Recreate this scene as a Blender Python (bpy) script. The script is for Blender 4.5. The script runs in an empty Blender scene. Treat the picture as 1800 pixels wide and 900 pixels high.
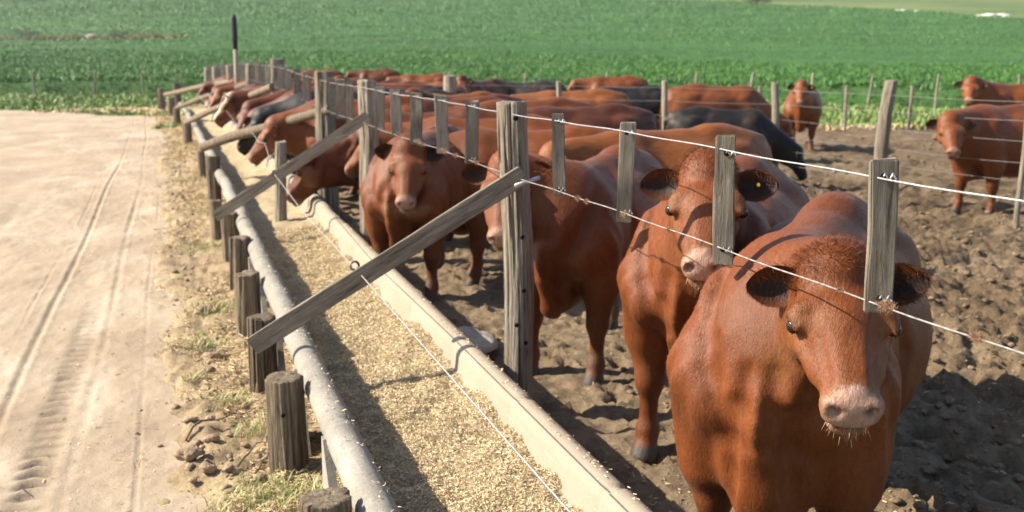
import bpy, math, random
import numpy as np
from mathutils import Vector, Matrix

# ------------------------------------------------------------------ camera, sky, sun, exposure
sc = bpy.context.scene
COL = sc.collection
YAW, PITCH, EYE = math.radians(18.391), math.radians(11.157), 1.9
cam_d = bpy.data.cameras.new('camera'); cam = bpy.data.objects.new('camera', cam_d); COL.objects.link(cam)
cam.location = (0, 0, EYE); cam.rotation_euler = (math.pi/2 - PITCH, 0, -YAW)
cam_d.sensor_width = 36; cam_d.lens = 36; cam_d.clip_start = .1; cam_d.clip_end = 3000
cam_d.dof.use_dof = True; cam_d.dof.focus_distance = 3.0; cam_d.dof.aperture_fstop = 4.0
sc.camera = cam
RIGHT = np.array([math.cos(YAW), -math.sin(YAW)]); AWAY = np.array([math.sin(YAW), math.cos(YAW)])
SUN_EL = math.radians(36)
_h = RIGHT*.99 - AWAY*.06; _h = _h/np.linalg.norm(_h)
TRAVEL = Vector((_h[0]*math.cos(SUN_EL), _h[1]*math.cos(SUN_EL), -math.sin(SUN_EL)))
w = bpy.data.worlds.new('World'); sc.world = w; w.use_nodes = True
nt = w.node_tree; nt.nodes.clear()
sky = nt.nodes.new('ShaderNodeTexSky'); sky.sky_type = 'NISHITA'; sky.sun_disc = False
sky.sun_elevation = SUN_EL; sky.sun_rotation = math.atan2(-_h[0], -_h[1]); sky.dust_density = 1.0
bg = nt.nodes.new('ShaderNodeBackground'); bg.inputs[1].default_value = .088
wo = nt.nodes.new('ShaderNodeOutputWorld'); nt.links.new(sky.outputs[0], bg.inputs[0]); nt.links.new(bg.outputs[0], wo.inputs[0])
sl = bpy.data.lights.new('sun', 'SUN'); sl.energy = 5.0; sl.angle = math.radians(.53); sl.color = (1, .90, .74)
so = bpy.data.objects.new('sun', sl); COL.objects.link(so); so.rotation_euler = TRAVEL.to_track_quat('-Z', 'Y').to_euler(); so.location = (-20, -10, 30)
sc.view_settings.view_transform = 'Standard'; sc.view_settings.look = 'None'
sc.view_settings.exposure = 1.26; sc.view_settings.gamma = 1
try:
    sc.cycles.max_bounces = 6; sc.cycles.diffuse_bounces = 3; sc.cycles.use_denoising = True
except Exception: pass

rng = np.random.default_rng(7); random.seed(7)

# ------------------------------------------------------------------ helpers
def tag(o, label=None, cat=None, group=None, kind=None):
    for k, v in (('label', label), ('category', cat), ('group', group), ('kind', kind)):
        if v: o[k] = v
    return o
def link(name, data, mat=None, parent=None, loc=(0, 0, 0)):
    o = bpy.data.objects.new(name, data); COL.objects.link(o); o.location = loc
    if mat is not None and data is not None and len(data.materials) == 0: data.materials.append(mat)
    if parent is not None: o.parent = parent
    return o
def mesh_np(name, v, faces, smooth=True):
    """faces: int array (n,k) or list of such arrays"""
    me = bpy.data.meshes.new(name); v = np.asarray(v, np.float32)
    if not isinstance(faces, list): faces = [faces]
    faces = [np.asarray(f, np.int32) for f in faces if len(f)]
    me.vertices.add(len(v)); me.vertices.foreach_set('co', v.ravel())
    idx = np.concatenate([f.ravel() for f in faces]); tot = np.concatenate([np.full(len(f), f.shape[1], np.int32) for f in faces])
    st = np.concatenate([[0], np.cumsum(tot)[:-1]]).astype(np.int32)
    me.loops.add(len(idx)); me.loops.foreach_set('vertex_index', idx)
    me.polygons.add(len(tot)); me.polygons.foreach_set('loop_start', st)
    me.update(calc_edges=True)
    me.polygons.foreach_set('use_smooth', np.full(len(tot), smooth))
    return me
def set_col(me, name, c):
    a = me.color_attributes.new(name, 'FLOAT_COLOR', 'POINT')
    c4 = np.ones((len(c), 4), np.float32); c4[:, :3] = c; a.data.foreach_set('color', c4.ravel())
def empty(name, loc=(0, 0, 0)):
    o = bpy.data.objects.new(name, None); COL.objects.link(o); o.location = loc; o.empty_display_size = .1; return o
def hsh(ix, iy, iz, s):
    n = (ix*374761393 + iy*668265263 + iz*2147483647 + s*974634777) & 0xffffffff
    n = ((n ^ (n >> 13))*1274126177) & 0xffffffff
    return ((n ^ (n >> 16)) & 0xffff)/65535.0
def vnoise(x, y, z=0., s=0):
    x, y, z = np.broadcast_arrays(np.asarray(x, float), np.asarray(y, float), np.asarray(z, float))
    ix, iy, iz = (np.floor(a).astype(np.int64) for a in (x, y, z)); fx, fy, fz = x-ix, y-iy, z-iz
    fx, fy, fz = (a*a*(3-2*a) for a in (fx, fy, fz)); r = 0
    for dx in (0, 1):
        for dy in (0, 1):
            for dz in (0, 1):
                r = r + hsh(ix+dx, iy+dy, iz+dz, s)*(fx if dx else 1-fx)*(fy if dy else 1-fy)*(fz if dz else 1-fz)
    return r*2-1
def fbm(x, y, z=0., o=4, s=0):
    r = 0; a = 1.; f = 1.; t = 0
    for k in range(o):
        r = r + a*vnoise(x*f, y*f, np.asarray(z)*f, s+k*17); t += a; a *= .5; f *= 2.03
    return r/t
def sstep(a, b, x):
    t = np.clip((np.asarray(x, float)-a)/(b-a), 0, 1); return t*t*(3-2*t)
def grid(name, xs, ys, zf, mat, warp=None):
    X, Y = np.meshgrid(xs, ys, indexing='ij'); Xw, Yw = (X, Y) if warp is None else warp(X, Y)
    v = np.stack([Xw, Yw, zf(Xw, Yw)], -1).reshape(-1, 3); n, m = X.shape
    i = np.arange(n-1)[:, None]*m + np.arange(m-1)[None, :]
    q = np.stack([i, i+m, i+m+1, i+1], -1).reshape(-1, 4)
    return link(name, mesh_np(name, v, q), mat)
def spaced(a, b, d0, g):
    out = [a]; d = d0
    while out[-1] < b: out.append(out[-1]+d); d *= g
    return np.array(out)
def boxv(sx, sy, sz):
    v = [(x, y, z) for x in (-sx/2, sx/2) for y in (-sy/2, sy/2) for z in (-sz/2, sz/2)]
    f = [(0, 1, 3, 2), (4, 6, 7, 5), (0, 4, 5, 1), (2, 3, 7, 6), (0, 2, 6, 4), (1, 5, 7, 3)]
    return np.array(v), np.array(f)
def tube(pts, rad, n=8):
    """pts (k,3), rad scalar or (k,)"""
    P = np.asarray(pts, float); k = len(P); rad = np.broadcast_to(rad, (k,))
    T = np.gradient(P, axis=0); T /= np.linalg.norm(T, axis=1)[:, None]+1e-9
    up = np.where(np.abs(T[:, 2:3]) > .9, np.array([[1., 0, 0]]), np.array([[0, 0, 1.]]))
    A = np.cross(T, up); A /= np.linalg.norm(A, axis=1)[:, None]; B = np.cross(T, A)
    an = np.linspace(0, 2*np.pi, n, endpoint=False)
    v = (P[:, None] + rad[:, None, None]*(np.cos(an)[None, :, None]*A[:, None]+np.sin(an)[None, :, None]*B[:, None])).reshape(-1, 3)
    i = np.arange(k-1)[:, None]*n; j = np.arange(n)[None, :]; jn = (j+1) % n
    q = np.stack([i+j, i+jn, i+n+jn, i+n+j], -1).reshape(-1, 4)
    v = np.vstack([v, P[:1], P[-1:]]); c0 = k*n; c1 = c0+1
    j = np.arange(n); jn = (j+1) % n
    t = np.vstack([np.stack([np.full(n, c0), jn, j], -1), np.stack([np.full(n, c1), (k-1)*n+j, (k-1)*n+jn], -1)])
    return v, [q, t]
class Bag:
    def __init__(s): s.v = []; s.f = {}; s.n = 0
    def add(s, v, faces):
        if not isinstance(faces, list): faces = [faces]
        for f in faces: s.f.setdefault(np.asarray(f).shape[1], []).append(np.asarray(f)+s.n)
        s.v.append(np.asarray(v)); s.n += len(v)
    def mesh(s, name, smooth=True): return mesh_np(name, np.vstack(s.v), [np.vstack(a) for a in s.f.values()], smooth)

# ------------------------------------------------------------------ materials
def mat(name, build):
    m = bpy.data.materials.new(name); m.use_nodes = True; t = m.node_tree; t.nodes.clear()
    o = t.nodes.new('ShaderNodeOutputMaterial'); b = t.nodes.new('ShaderNodeBsdfPrincipled'); t.links.new(b.outputs[0], o.inputs[0])
    class N:
        def __call__(s, ty, **k):
            n = t.nodes.new('ShaderNode'+ty)
            for a, v in k.items(): setattr(n, a, v)
            return n
        def l(s, a, b): t.links.new(a, b)
        def coord(s, kind='Object', scale=(1, 1, 1), rot=(0, 0, 0)):
            c = s('TexCoord'); mp = s('Mapping'); mp.inputs['Scale'].default_value = scale; mp.inputs['Rotation'].default_value = rot
            s.l(c.outputs[kind], mp.inputs[0]); return mp.outputs[0]
        def noise(s, vec, scale, detail=6, rough=.6, dist=0):
            n = s('TexNoise'); n.inputs['Scale'].default_value = scale; n.inputs['Detail'].default_value = detail
            n.inputs['Roughness'].default_value = rough; n.inputs['Distortion'].default_value = dist; s.l(vec, n.inputs['Vector']); return n.outputs[0]
        def ramp(s, fac, stops):
            r = s('ValToRGB'); e = r.color_ramp.elements
            while len(e) < len(stops): e.new(.5)
            for q, (p, c) in zip(e, stops): q.position = p; q.color = (*c, 1) if len(c) == 3 else c
            s.l(fac, r.inputs[0]); return r.outputs[0]
        def mix(s, fac, a, b, mode='MIX'):
            m = s('MixRGB', blend_type=mode)
            for inp, val in zip(m.inputs, (fac, a, b)):
                if hasattr(val, 'links'): s.l(val, inp)
                else: inp.default_value = val if not isinstance(val, tuple) else (*val, 1)
            return m.outputs[0]
        def bump(s, h, strength, dist, chain=None):
            b_ = s('Bump'); b_.inputs['Strength'].default_value = strength; b_.inputs['Distance'].default_value = dist; s.l(h, b_.inputs['Height'])
            if chain is not None: s.l(chain, b_.inputs['Normal'])
            return b_.outputs[0]
    build(N(), b); return m
def rough(b, r, spec=.3): b.inputs['Roughness'].default_value = r; b.inputs['Specular IOR Level'].default_value = spec

def m_wood(c0, c1, c2):
    def f(n, b):
        oi = n('ObjectInfo'); v = n('VectorMath', operation='ADD'); co = n.coord('Object', (28, 28, 2.2)); n.l(co, v.inputs[0])
        cb = n('CombineXYZ'); mu = n('Math', operation='MULTIPLY'); mu.inputs[1].default_value = 90; n.l(oi.outputs['Random'], mu.inputs[0])
        for i in range(3): n.l(mu.outputs[0], cb.inputs[i])
        n.l(cb.outputs[0], v.inputs[1]); vec = v.outputs[0]
        g = n.noise(vec, 1.6, 8, .7, .6); fine = n.noise(vec, 7, 4, .7); blot = n.noise(n.coord('Object', (6, 6, 3)), 1.5, 3)
        c = n.ramp(g, [(.28, c0), (.45, c1), (.7, c2)]); c = n.mix(.35, c, n.ramp(fine, [(.35, (.1, .085, .07)), (.6, c2)]), 'MULTIPLY')
        c = n.mix(n.ramp(blot, [(.45, (0, 0, 0)), (.75, (.5, .5, .5))]), c, (c1[0]*.55, c1[1]*.5, c1[2]*.45))
        hv = n('HueSaturation'); ma = n('MapRange'); n.l(oi.outputs['Random'], ma.inputs[0]); ma.inputs[3].default_value = .75; ma.inputs[4].default_value = 1.2
        n.l(ma.outputs[0], hv.inputs['Value']); n.l(c, hv.inputs['Color']); n.l(hv.outputs[0], b.inputs[0])
        n1 = n.bump(g, 1.0, .02); n.l(n.bump(fine, .6, .004, n1), b.inputs['Normal']); rough(b, .85, .2)
    return f
M = {}
M['wood'] = mat('weathered_grey_wood', m_wood((.075, .06, .045), (.31, .268, .212), (.53, .485, .41)))
M['stake'] = mat('weathered_brown_wood', m_wood((.035, .026, .018), (.20, .155, .11), (.40, .335, .255)))
M['wood_far'] = mat('pale_bleached_wood', m_wood((.10, .085, .065), (.34, .295, .23), (.53, .47, .38)))
M['wood_x'] = mat('weathered_grey_board', lambda n, b: None)
def f_board(n, b):
    oi = n('ObjectInfo'); co = n.coord('Object', (2.2, 28, 28)); g = n.noise(co, 1.6, 8, .7, .5); fine = n.noise(co, 8, 4, .7)
    c = n.ramp(g, [(.28, (.09, .075, .06)), (.48, (.25, .22, .18)), (.72, (.42, .38, .32))])
    n.l(n.mix(.3, c, n.ramp(fine, [(.35, (.15, .13, .1)), (.6, (.5, .5, .5))]), 'MULTIPLY'), b.inputs[0]); n.l(n.bump(g, .8, .008), b.inputs['Normal']); rough(b, .85, .2)
M['wood_x'] = mat('weathered_grey_board', f_board)
def f_concrete(n, b):
    co = n.coord('Object'); g = n.noise(co, 3, 8, .65); fine = n.noise(co, 90, 4, .7); st = n.noise(n.coord('Object', (25, 2.5, 25)), 2, 5, .7)
    c = n.ramp(g, [(.3, (.23, .21, .18)), (.55, (.31, .288, .25)), (.75, (.38, .355, .315))]); c = n.mix(.4, c, n.ramp(fine, [(.3, (.35, .32, .28)), (.6, (1, 1, 1))]), 'MULTIPLY')
    sep = n('SeparateXYZ'); n.l(co, sep.inputs[0]); mr = n('MapRange'); n.l(sep.outputs[0], mr.inputs[0]); mr.inputs[1].default_value = .9; mr.inputs[2].default_value = 1.15
    c = n.mix(mr.outputs[0], c, n.mix(.7, c, (.36, .295, .215), 'MIX'))
    c = n.mix(n.ramp(st, [(.58, (0, 0, 0)), (.68, (.45, .45, .45))]), c, (.44, .43, .39))
    n.l(c, b.inputs[0]); n.l(n.bump(fine, .35, .004, n.bump(g, .4, .02)), b.inputs['Normal']); rough(b, .92, .1)
M['concrete'] = mat('fibre_cement', f_concrete)
def f_road(n, b):
    co = n.coord('Object'); g = n.noise(co, .8, 6, .6); st = n.noise(n.coord('Object', (2.2, .3, 1)), 1.2, 6, .7, .5); fine = n.noise(co, 70, 5, .75); sp = n.noise(co, 260, 2, .6)
    c = n.ramp(g, [(.3, (.33, .25, .175)), (.55, (.41, .325, .235)), (.8, (.47, .385, .29))])
    c = n.mix(n.ramp(st, [(.38, (.28, .28, .28)), (.52, (0, 0, 0))]), c, (.3, .245, .18))
    pt = n.noise(n.coord('Object', (.9, .32, 1)), 1.6, 7, .68, .8); c = n.mix(n.ramp(st, [(.58, (0, 0, 0)), (.75, (.4, .4, .4))]), c, (.5, .44, .37)); c = n.mix(n.ramp(pt, [(.52, (0, 0, 0)), (.66, (.65, .65, .65))]), c, (.53, .46, .37)); c = n.mix(n.ramp(pt, [(.34, (.5, .5, .5)), (.46, (0, 0, 0))]), c, (.29, .225, .165))
    at = n('VertexColor', layer_name='moist_and_tread'); c = n.mix(at.outputs[0], c, (.14, .105, .07))
    c = n.mix(.35, c, n.ramp(fine, [(.3, (.45, .4, .34)), (.6, (1, 1, 1))]), 'MULTIPLY')
    n.l(c, b.inputs[0]); n.l(n.bump(sp, .3, .004, n.bump(fine, .55, .012)), b.inputs['Normal']); rough(b, .95, .1)
M['road'] = mat('dusty_road', f_road)
def f_verge(n, b):
    co = n.coord('Object'); g = n.noise(co, 3.5, 7, .65); fine = n.noise(co, 55, 6, .75); s2 = n.noise(n.coord('Object', (60, 25, 60)), 1.5, 4, .7)
    c = n.ramp(g, [(.33, (.19, .135, .085)), (.5, (.36, .27, .17)), (.68, (.5, .395, .235))])
    c = n.mix(n.ramp(s2, [(.5, (0, 0, 0)), (.65, (.55, .55, .55))]), c, (.56, .45, .27)); c = n.mix(.5, c, n.ramp(fine, [(.3, (.3, .25, .2)), (.6, (1, 1, 1))]), 'MULTIPLY')
    n.l(c, b.inputs[0]); n.l(n.bump(fine, .9, .02, n.bump(g, .5, .05)), b.inputs['Normal']); rough(b, .95, .1)
M['verge'] = mat('straw_strewn_soil', f_verge)
def f_feed(n, b):
    co = n.coord('Object'); g = n.noise(co, 5, 6, .65); fine = n.noise(co, 90, 5, .75)
    c = n.ramp(g, [(.3, (.40, .31, .19)), (.6, (.56, .46, .30))]); c = n.mix(.5, c, n.ramp(fine, [(.3, (.4, .34, .26)), (.6, (1, 1, 1))]), 'MULTIPLY')
    n.l(c, b.inputs[0]); n.l(n.bump(fine, 1, .02), b.inputs['Normal']); rough(b, .9, .1)
M['feedbase'] = mat('feed_bed', f_feed)
def f_pen(n, b):
    co = n.coord('Object'); g = n.noise(co, 1.1, 7, .65); fine = n.noise(co, 22, 7, .75); sp = n.noise(co, 120, 3, .7)
    c = n.ramp(g, [(.32, (.155, .104, .06)), (.52, (.26, .185, .112)), (.72, (.355, .265, .17))])
    c = n.mix(.55, c, n.ramp(fine, [(.32, (.35, .33, .3)), (.6, (1.0, 1.0, 1.0))]), 'MULTIPLY')
    at = n('VertexColor', layer_name='dry'); c = n.mix(at.outputs[0], c, (.34, .255, .165))
    c = n.mix(n.ramp(sp, [(.66, (0, 0, 0)), (.74, (.5, .5, .5))]), c, (.36, .31, .23))
    md = n.noise(co, 7, 6, .7); c = n.mix(.6, c, n.ramp(md, [(.36, (.38, .36, .34)), (.56, (1.05, 1.05, 1.05))]), 'MULTIPLY')
    n.l(c, b.inputs[0]); n.l(n.bump(sp, .5, .012, n.bump(fine, .9, .06, n.bump(md, .8, .12))), b.inputs['Normal']); rough(b, .9, .2)
M['pen'] = mat('trampled_mud', f_pen)
def f_grass(n, b):
    co = n.coord('Object'); g = n.noise(co, .35, 6, .6); fine = n.noise(co, 9, 6, .75)
    c = n.ramp(g, [(.3, (.15, .20, .05)), (.55, (.19, .25, .065)), (.75, (.32, .30, .13))]); c = n.mix(.6, c, n.ramp(fine, [(.3, (.35, .4, .3)), (.65, (1, 1, 1))]), 'MULTIPLY')
    n.l(c, b.inputs[0]); n.l(n.bump(fine, 1, .12), b.inputs['Normal']); rough(b, .9, .1)
M['grass'] = mat('short_grass', f_grass)
def f_hill(n, b):
    co = n.coord('Object'); g = n.noise(co, .012, 7, .6); g2 = n.noise(n.coord('Object', (.02, .09, 1)), 1, 6, .65)
    c = n.ramp(g, [(.3, (.075, .13, .045)), (.5, (.14, .18, .07)), (.7, (.24, .23, .11))]); c = n.mix(.6, c, n.ramp(g2, [(.3, (.4, .5, .35)), (.6, (1, 1, 1))]), 'MULTIPLY')
    n.l(c, b.inputs[0]); rough(b, .95, .05)
M['hill'] = mat('meadow_hillside', f_hill)
def leafmat(c0, c1, rgh=.5, sss=True):
    def f(n, b):
        at = n('VertexColor', layer_name='tint'); n.l(n.mix(at.outputs[0], c0, c1), b.inputs[0]); rough(b, rgh, .35)
        b.inputs['Transmission Weight'].default_value = 0
    return f
M['crop'] = mat('crop_leaves', leafmat((.036, .105, .018), (.10, .25, .038)))
M['blade'] = mat('grass_blades', leafmat((.12, .19, .045), (.29, .37, .11)))
M['straw'] = mat('dry_straw', leafmat((.34, .235, .12), (.72, .57, .34), .7))
M['chips'] = mat('chopped_silage', leafmat((.36, .265, .145), (.78, .655, .43), .75))
M['bank'] = mat('dry_bank_grass', leafmat((.1, .13, .045), (.36, .3, .16), .8))
M['scrub'] = mat('dark_scrub_leaves', leafmat((.02, .04, .015), (.075, .11, .04)))
def f_canopy(n, b):
    co = n.coord('Object'); g = n.noise(n.coord('Object', (.03, .1, 1)), 1, 5, .6); fine = n.noise(co, 1.6, 7, .75)
    c = n.ramp(g, [(.35, (.036, .10, .02)), (.6, (.055, .14, .028)), (.8, (.075, .17, .036))]); c = n.mix(.7, c, n.ramp(fine, [(.32, (.35, .4, .35)), (.62, (1.1, 1.1, 1.1))]), 'MULTIPLY')
    n.l(c, b.inputs[0]); n.l(n.bump(fine, .8, .25), b.inputs['Normal']); rough(b, .7, .2)
M['canopy'] = mat('crop_canopy', f_canopy)
def flat(c, r=.6, metal=0, spec=.4):
    def f(n, b): b.inputs[0].default_value = (*c, 1); rough(b, r, spec); b.inputs['Metallic'].default_value = metal
    return f
def f_wire(n, b):
    co = n.coord('Object'); g = n.noise(co, 60, 4); wv = n('TexWave'); wv.inputs['Scale'].default_value = 38; wv.bands_direction = 'DIAGONAL'; n.l(co, wv.inputs[0])
    n.l(n.ramp(g, [(.35, (.28, .28, .275)), (.7, (.5, .5, .5))]), b.inputs[0]); n.l(n.bump(wv.outputs[1], .5, .002), b.inputs['Normal']); rough(b, .45, .5); b.inputs['Metallic'].default_value = .35
M['wire'] = mat('galvanised_wire', f_wire)
M['bolt'] = mat('rusty_steel', lambda n, b: (n.l(n.ramp(n.noise(n.coord('Object'), 60), [(.35, (.16, .07, .035)), (.65, (.36, .3, .25))]), b.inputs[0]), rough(b, .6, .4)))
M['hole'] = mat('bored_hole', flat((.012, .01, .008), 1, 0, .05))
M['tag'] = mat('yellow_plastic', flat((.8, .5, .03), .45))
M['eye'] = mat('dark_wet_eye', flat((.012, .007, .005), .08, 0, .6))
M['paint_black'] = mat('black_paint', flat((.015, .016, .018), .6))
M['stone'] = mat('pale_stone', lambda n, b: (n.l(n.ramp(n.noise(n.coord('Object'), 9, 7, .7), [(.3, (.2, .17, .14)), (.6, (.4, .36, .31))]), b.inputs[0]), rough(b, .9, .15), n.l(n.bump(n.noise(n.coord('Object'), 40, 5), .6, .015), b.inputs['Normal'])))
M['rock'] = mat('white_rock', lambda n, b: (n.l(n.ramp(n.noise(n.coord('Object'), 1.5, 6, .7), [(.3, (.4, .35, .3)), (.6, (.75, .72, .68))]), b.inputs[0]), rough(b, .9, .1)))
M['mudclod'] = mat('mud_clod', lambda n, b: (n.l(n.ramp(n.noise(n.coord('Object'), 9, 6, .7), [(.3, (.11, .076, .046)), (.65, (.26, .19, .125))]), b.inputs[0]), rough(b, .95, .1), n.l(n.bump(n.noise(n.coord('Object'), 40, 5), .8, .03), b.inputs['Normal'])))
M['clod'] = mat('dry_clod', lambda n, b: (n.l(n.ramp(n.noise(n.coord('Object'), 18, 6, .7), [(.3, (.22, .155, .10)), (.65, (.39, .295, .20))]), b.inputs[0]), rough(b, .95, .1), n.l(n.bump(n.noise(n.coord('Object'), 60, 5), .8, .02), b.inputs['Normal'])))
def f_coat(n, b):
    at = n('VertexColor', layer_name='coat'); co = n.coord('Object', (9, 60, 26)); st = n.noise(co, 1.4, 5, .65, .4); big = n.noise(n.coord('Object'), 3.2, 3, .5); fine = n.noise(n.coord('Object', (60, 240, 120)), 1, 3, .6)
    c = n.mix(.6, at.outputs[0], n.ramp(st, [(.3, (.5, .45, .42)), (.66, (1.2, 1.16, 1.1))]), 'MULTIPLY'); c = n.mix(.4, c, n.ramp(big, [(.3, (.7, .62, .58)), (.65, (1.1, 1.1, 1.1))]), 'MULTIPLY')
    n.l(c, b.inputs[0]); n.l(n.bump(fine, .5, .004, n.bump(st, .5, .008)), b.inputs['Normal']); rough(b, .5, .26)
    b.inputs['Sheen Weight'].default_value = .05; b.inputs['Sheen Roughness'].default_value = .4; b.inputs['Sheen Tint'].default_value = (1, .85, .78, 1)
M['coat'] = mat('cattle_coat', f_coat)
M['hair'] = mat('cattle_hair', lambda n, b: (n.l(n('VertexColor', layer_name='coat').outputs[0], b.inputs[0]), rough(b, .5, .24)))

# ------------------------------------------------------------------ ground
def cam_ld(x, y): return x*RIGHT[0]+y*RIGHT[1], x*AWAY[0]+y*AWAY[1]      # lateral, distance along the view
def hill_z(x, y):
    l, d = cam_ld(x, y)
    return sstep(58, 130, d)*np.maximum(d-58, 0)*.035 + np.maximum(d-120, 0)*.045*sstep(120, 260, d) + np.maximum(d-330, 0)*.04 + fbm(x/60, y/60, 0, 3, 3)*1.2*sstep(70, 140, d)
xs = np.concatenate([-spaced(0, 700, 3, 1.07)[::-1], spaced(0, 700, 3, 1.07)[1:]]); ys = np.concatenate([-spaced(0, 60, 6, 1.1)[::-1], spaced(0, 900, 2.5, 1.03)[1:]])
g0 = grid('ground', xs, ys, lambda x, y: hill_z(x, y)-.12, M['hill']); tag(g0, kind='structure')

RUTS = [(-.505, .020, .014, .9), (-.88, .018, .013, .8), (-1.02, .010, .006, .35), (-.26, .008, .008, .4), (-1.9, .05, .014, .4), (-3.0, .06, .016, .4)]
def rut_line(x0, y): return x0 + .05*np.sin(y*.16+x0*3) + .018*np.sin(y*.7+x0*7) - .00035*np.maximum(y-8, 0)**2*.6
def road_z(x, y):
    z = fbm(x*1.3, y*.7, 0, 4, 11)*.022 + fbm(x*7, y*5, 0, 4, 12)*.010*sstep(-.1, .35, fbm(x*1.1, y*.5, 0, 3, 14)) + fbm(x*16, y*14, 0, 3, 15)*.006
    for x0, wd, dp, _ in RUTS:
        d = np.abs(x-rut_line(x0, y)); am = dp*(.2+.8*np.clip(vnoise(x0*5, y*.45, 0, 19)+.35, 0, 1))*(1-.4*sstep(10, 22, y)); z = z - am*np.exp(-(d/wd)**2) + am*.4*np.exp(-((d-wd*2.1)/wd)**2)
    c = rut_line(-.62, y); m = np.exp(-((x-c)/.075)**4)*sstep(3.0, 4.2, y)*(1-sstep(7.2, 9.8, y))
    z = z - m*(.010+.024*np.sin((y+.35*np.abs(x-c)+.02*vnoise(x*6, y*6, 0, 8))*2*np.pi/.125)*np.clip(.35+.9*vnoise(x*4, y*4, 0, 5), 0, 1))
    return z
rx = np.unique(np.concatenate([np.arange(-1.7, .35, .0135), -spaced(1.7, 22, .05, 1.12)])); ry = np.concatenate([spaced(-3, 3, .4, 1.0)[:-1], spaced(3.2, 62, .013, 1.0075)])
road = grid('dirt_road', rx, ry, lambda x, y: road_z(x, y)-.1*sstep(.12, .35, x)-.25*sstep(33, 34.6, y+1.2*x+fbm(x*.6, y*.6, 0, 3, 9)*1.6), M['road']); tag(road, kind='structure')
co = np.empty(len(road.data.vertices)*3, np.float32); road.data.vertices.foreach_get('co', co); co = co.reshape(-1, 3); mo = np.zeros(len(co))
for x0, wd, dp, a in RUTS: mo = np.maximum(mo, .5*a*np.exp(-((co[:, 0]-rut_line(x0, co[:, 1]))/wd/1.1)**2)*(.55+.6*vnoise(co[:, 0]*3, co[:, 1]*1.4, 0, 31))*np.clip(vnoise(x0*5, co[:, 1]*.45, 0, 19)+.6, .15, 1)*(1-.55*sstep(10, 22, co[:, 1])))
cc = rut_line(-.62, co[:, 1]); mo = np.maximum(mo, .8*np.exp(-((co[:, 0]-cc)/.085)**4)*sstep(3, 4.2, co[:, 1])*(1-sstep(6.6, 9.5, co[:, 1]))*(.25+.35*vnoise(co[:, 0]*4, co[:, 1]*4, 0, 4)+.5*np.clip(np.sin((co[:, 1]+.35*np.abs(co[:, 0]-cc))*2*np.pi/.125), 0, 1)))  # tread bars get a darker colour along their grooves
set_col(road.data, 'moist_and_tread', np.clip(mo, 0, 1)[:, None].repeat(3, 1))

def bend(y): return -.00115*np.maximum(np.asarray(y, float)-11, 0)**1.9*.55        # the feed line swings left far off
def verge_z(x, y):
    xx = x-bend(y); e = -.12+fbm(x*1.2, y*.9, 0, 4, 21)*.30+fbm(x*7, y*7, 0, 2, 25)*.10
    return sstep(e-.1, e+.16, xx)*.075-.045 + fbm(x*4, y*4, 0, 5, 22)*.045*sstep(e-.1, e+.2, xx) + .03*sstep(.25, .5, xx) + fbm(x*26, y*26, 0, 2, 24)*.012*sstep(e-.1, e+.1, xx) + np.abs(fbm(x*11, y*11, 0, 3, 23))*.05*sstep(e-.1, e+.1, xx)*(1-sstep(.35, .5, xx))
vx = np.concatenate([np.arange(-.5, .62, .022), np.arange(.62, 1.75, .08)]); vy = np.concatenate([np.arange(-2, 3, .25), spaced(3, 40, .022, 1.011)])
verge = grid('verge', vx, vy, verge_z, M['verge'], lambda x, y: (x+bend(y), y)); tag(verge, kind='structure')
def pen_z(x, y):
    x, y = np.asarray(x, float), np.asarray(y, float)
    a = fbm(x*1.1, y*1.1, 0, 4, 41)*.07; b_ = -np.abs(fbm(x*5.5, y*5.5, 0, 4, 42))*.18+.03; c = fbm(x*14, y*14, 0, 3, 43)*.05
    dry = 1-sstep(2.2, 4.2, x-.1*y)
    gx, gy = np.floor(x/.24), np.floor(y/.24); ox = (gx+.5+.5*(hsh(gx.astype(np.int64), gy.astype(np.int64), 0, 5)-.5))*.24; oy = (gy+.5+.5*(hsh(gx.astype(np.int64), gy.astype(np.int64), 1, 5)-.5))*.24; hr = np.hypot((x-ox), (y-oy)*.8); on = hsh(gx.astype(np.int64), gy.astype(np.int64), 2, 5) > .45
    c_h = on*(-.05*np.exp(-(hr/.055)**4)+.022*np.exp(-((hr-.085)/.022)**2))
    return .02+a*(1-.6*dry)+b_*(1-.75*dry)+c*(1-.4*dry)+c_h
px = np.concatenate([np.arange(1.5, 6.5, .035), spaced(6.5, 27, .036, 1.028)]); py = np.concatenate([np.arange(-3, 1.2, .15), np.arange(1.2, 9, .04), spaced(9, 27.5, .042, 1.018)])
def pen_end(x, y):
    l, d = cam_ld(x, y); return d
pen = grid('pen_ground', px, py, lambda x, y: pen_z(x, y)-.2*sstep(26.1, 26.7, pen_end(x, y)+fbm(x*.8, y*.8, 0, 3, 6)*.5)*(x > 9), M['pen'], lambda x, y: (x+bend(y)*(x < 3), y)); tag(pen, kind='structure')
co = np.empty(len(pen.data.vertices)*3, np.float32); pen.data.vertices.foreach_get('co', co); co = co.reshape(-1, 3)
dr = np.clip((1-sstep(2.0, 4.6, co[:, 0]-.12*co[:, 1]+fbm(co[:, 0], co[:, 1], 0, 3, 8)*.8))*.75 + .5*sstep(.1, .5, fbm(co[:, 0]*.7, co[:, 1]*.7, 0, 3, 77)), 0, .85); set_col(pen.data, 'dry', dr[:, None].repeat(3, 1))
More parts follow.
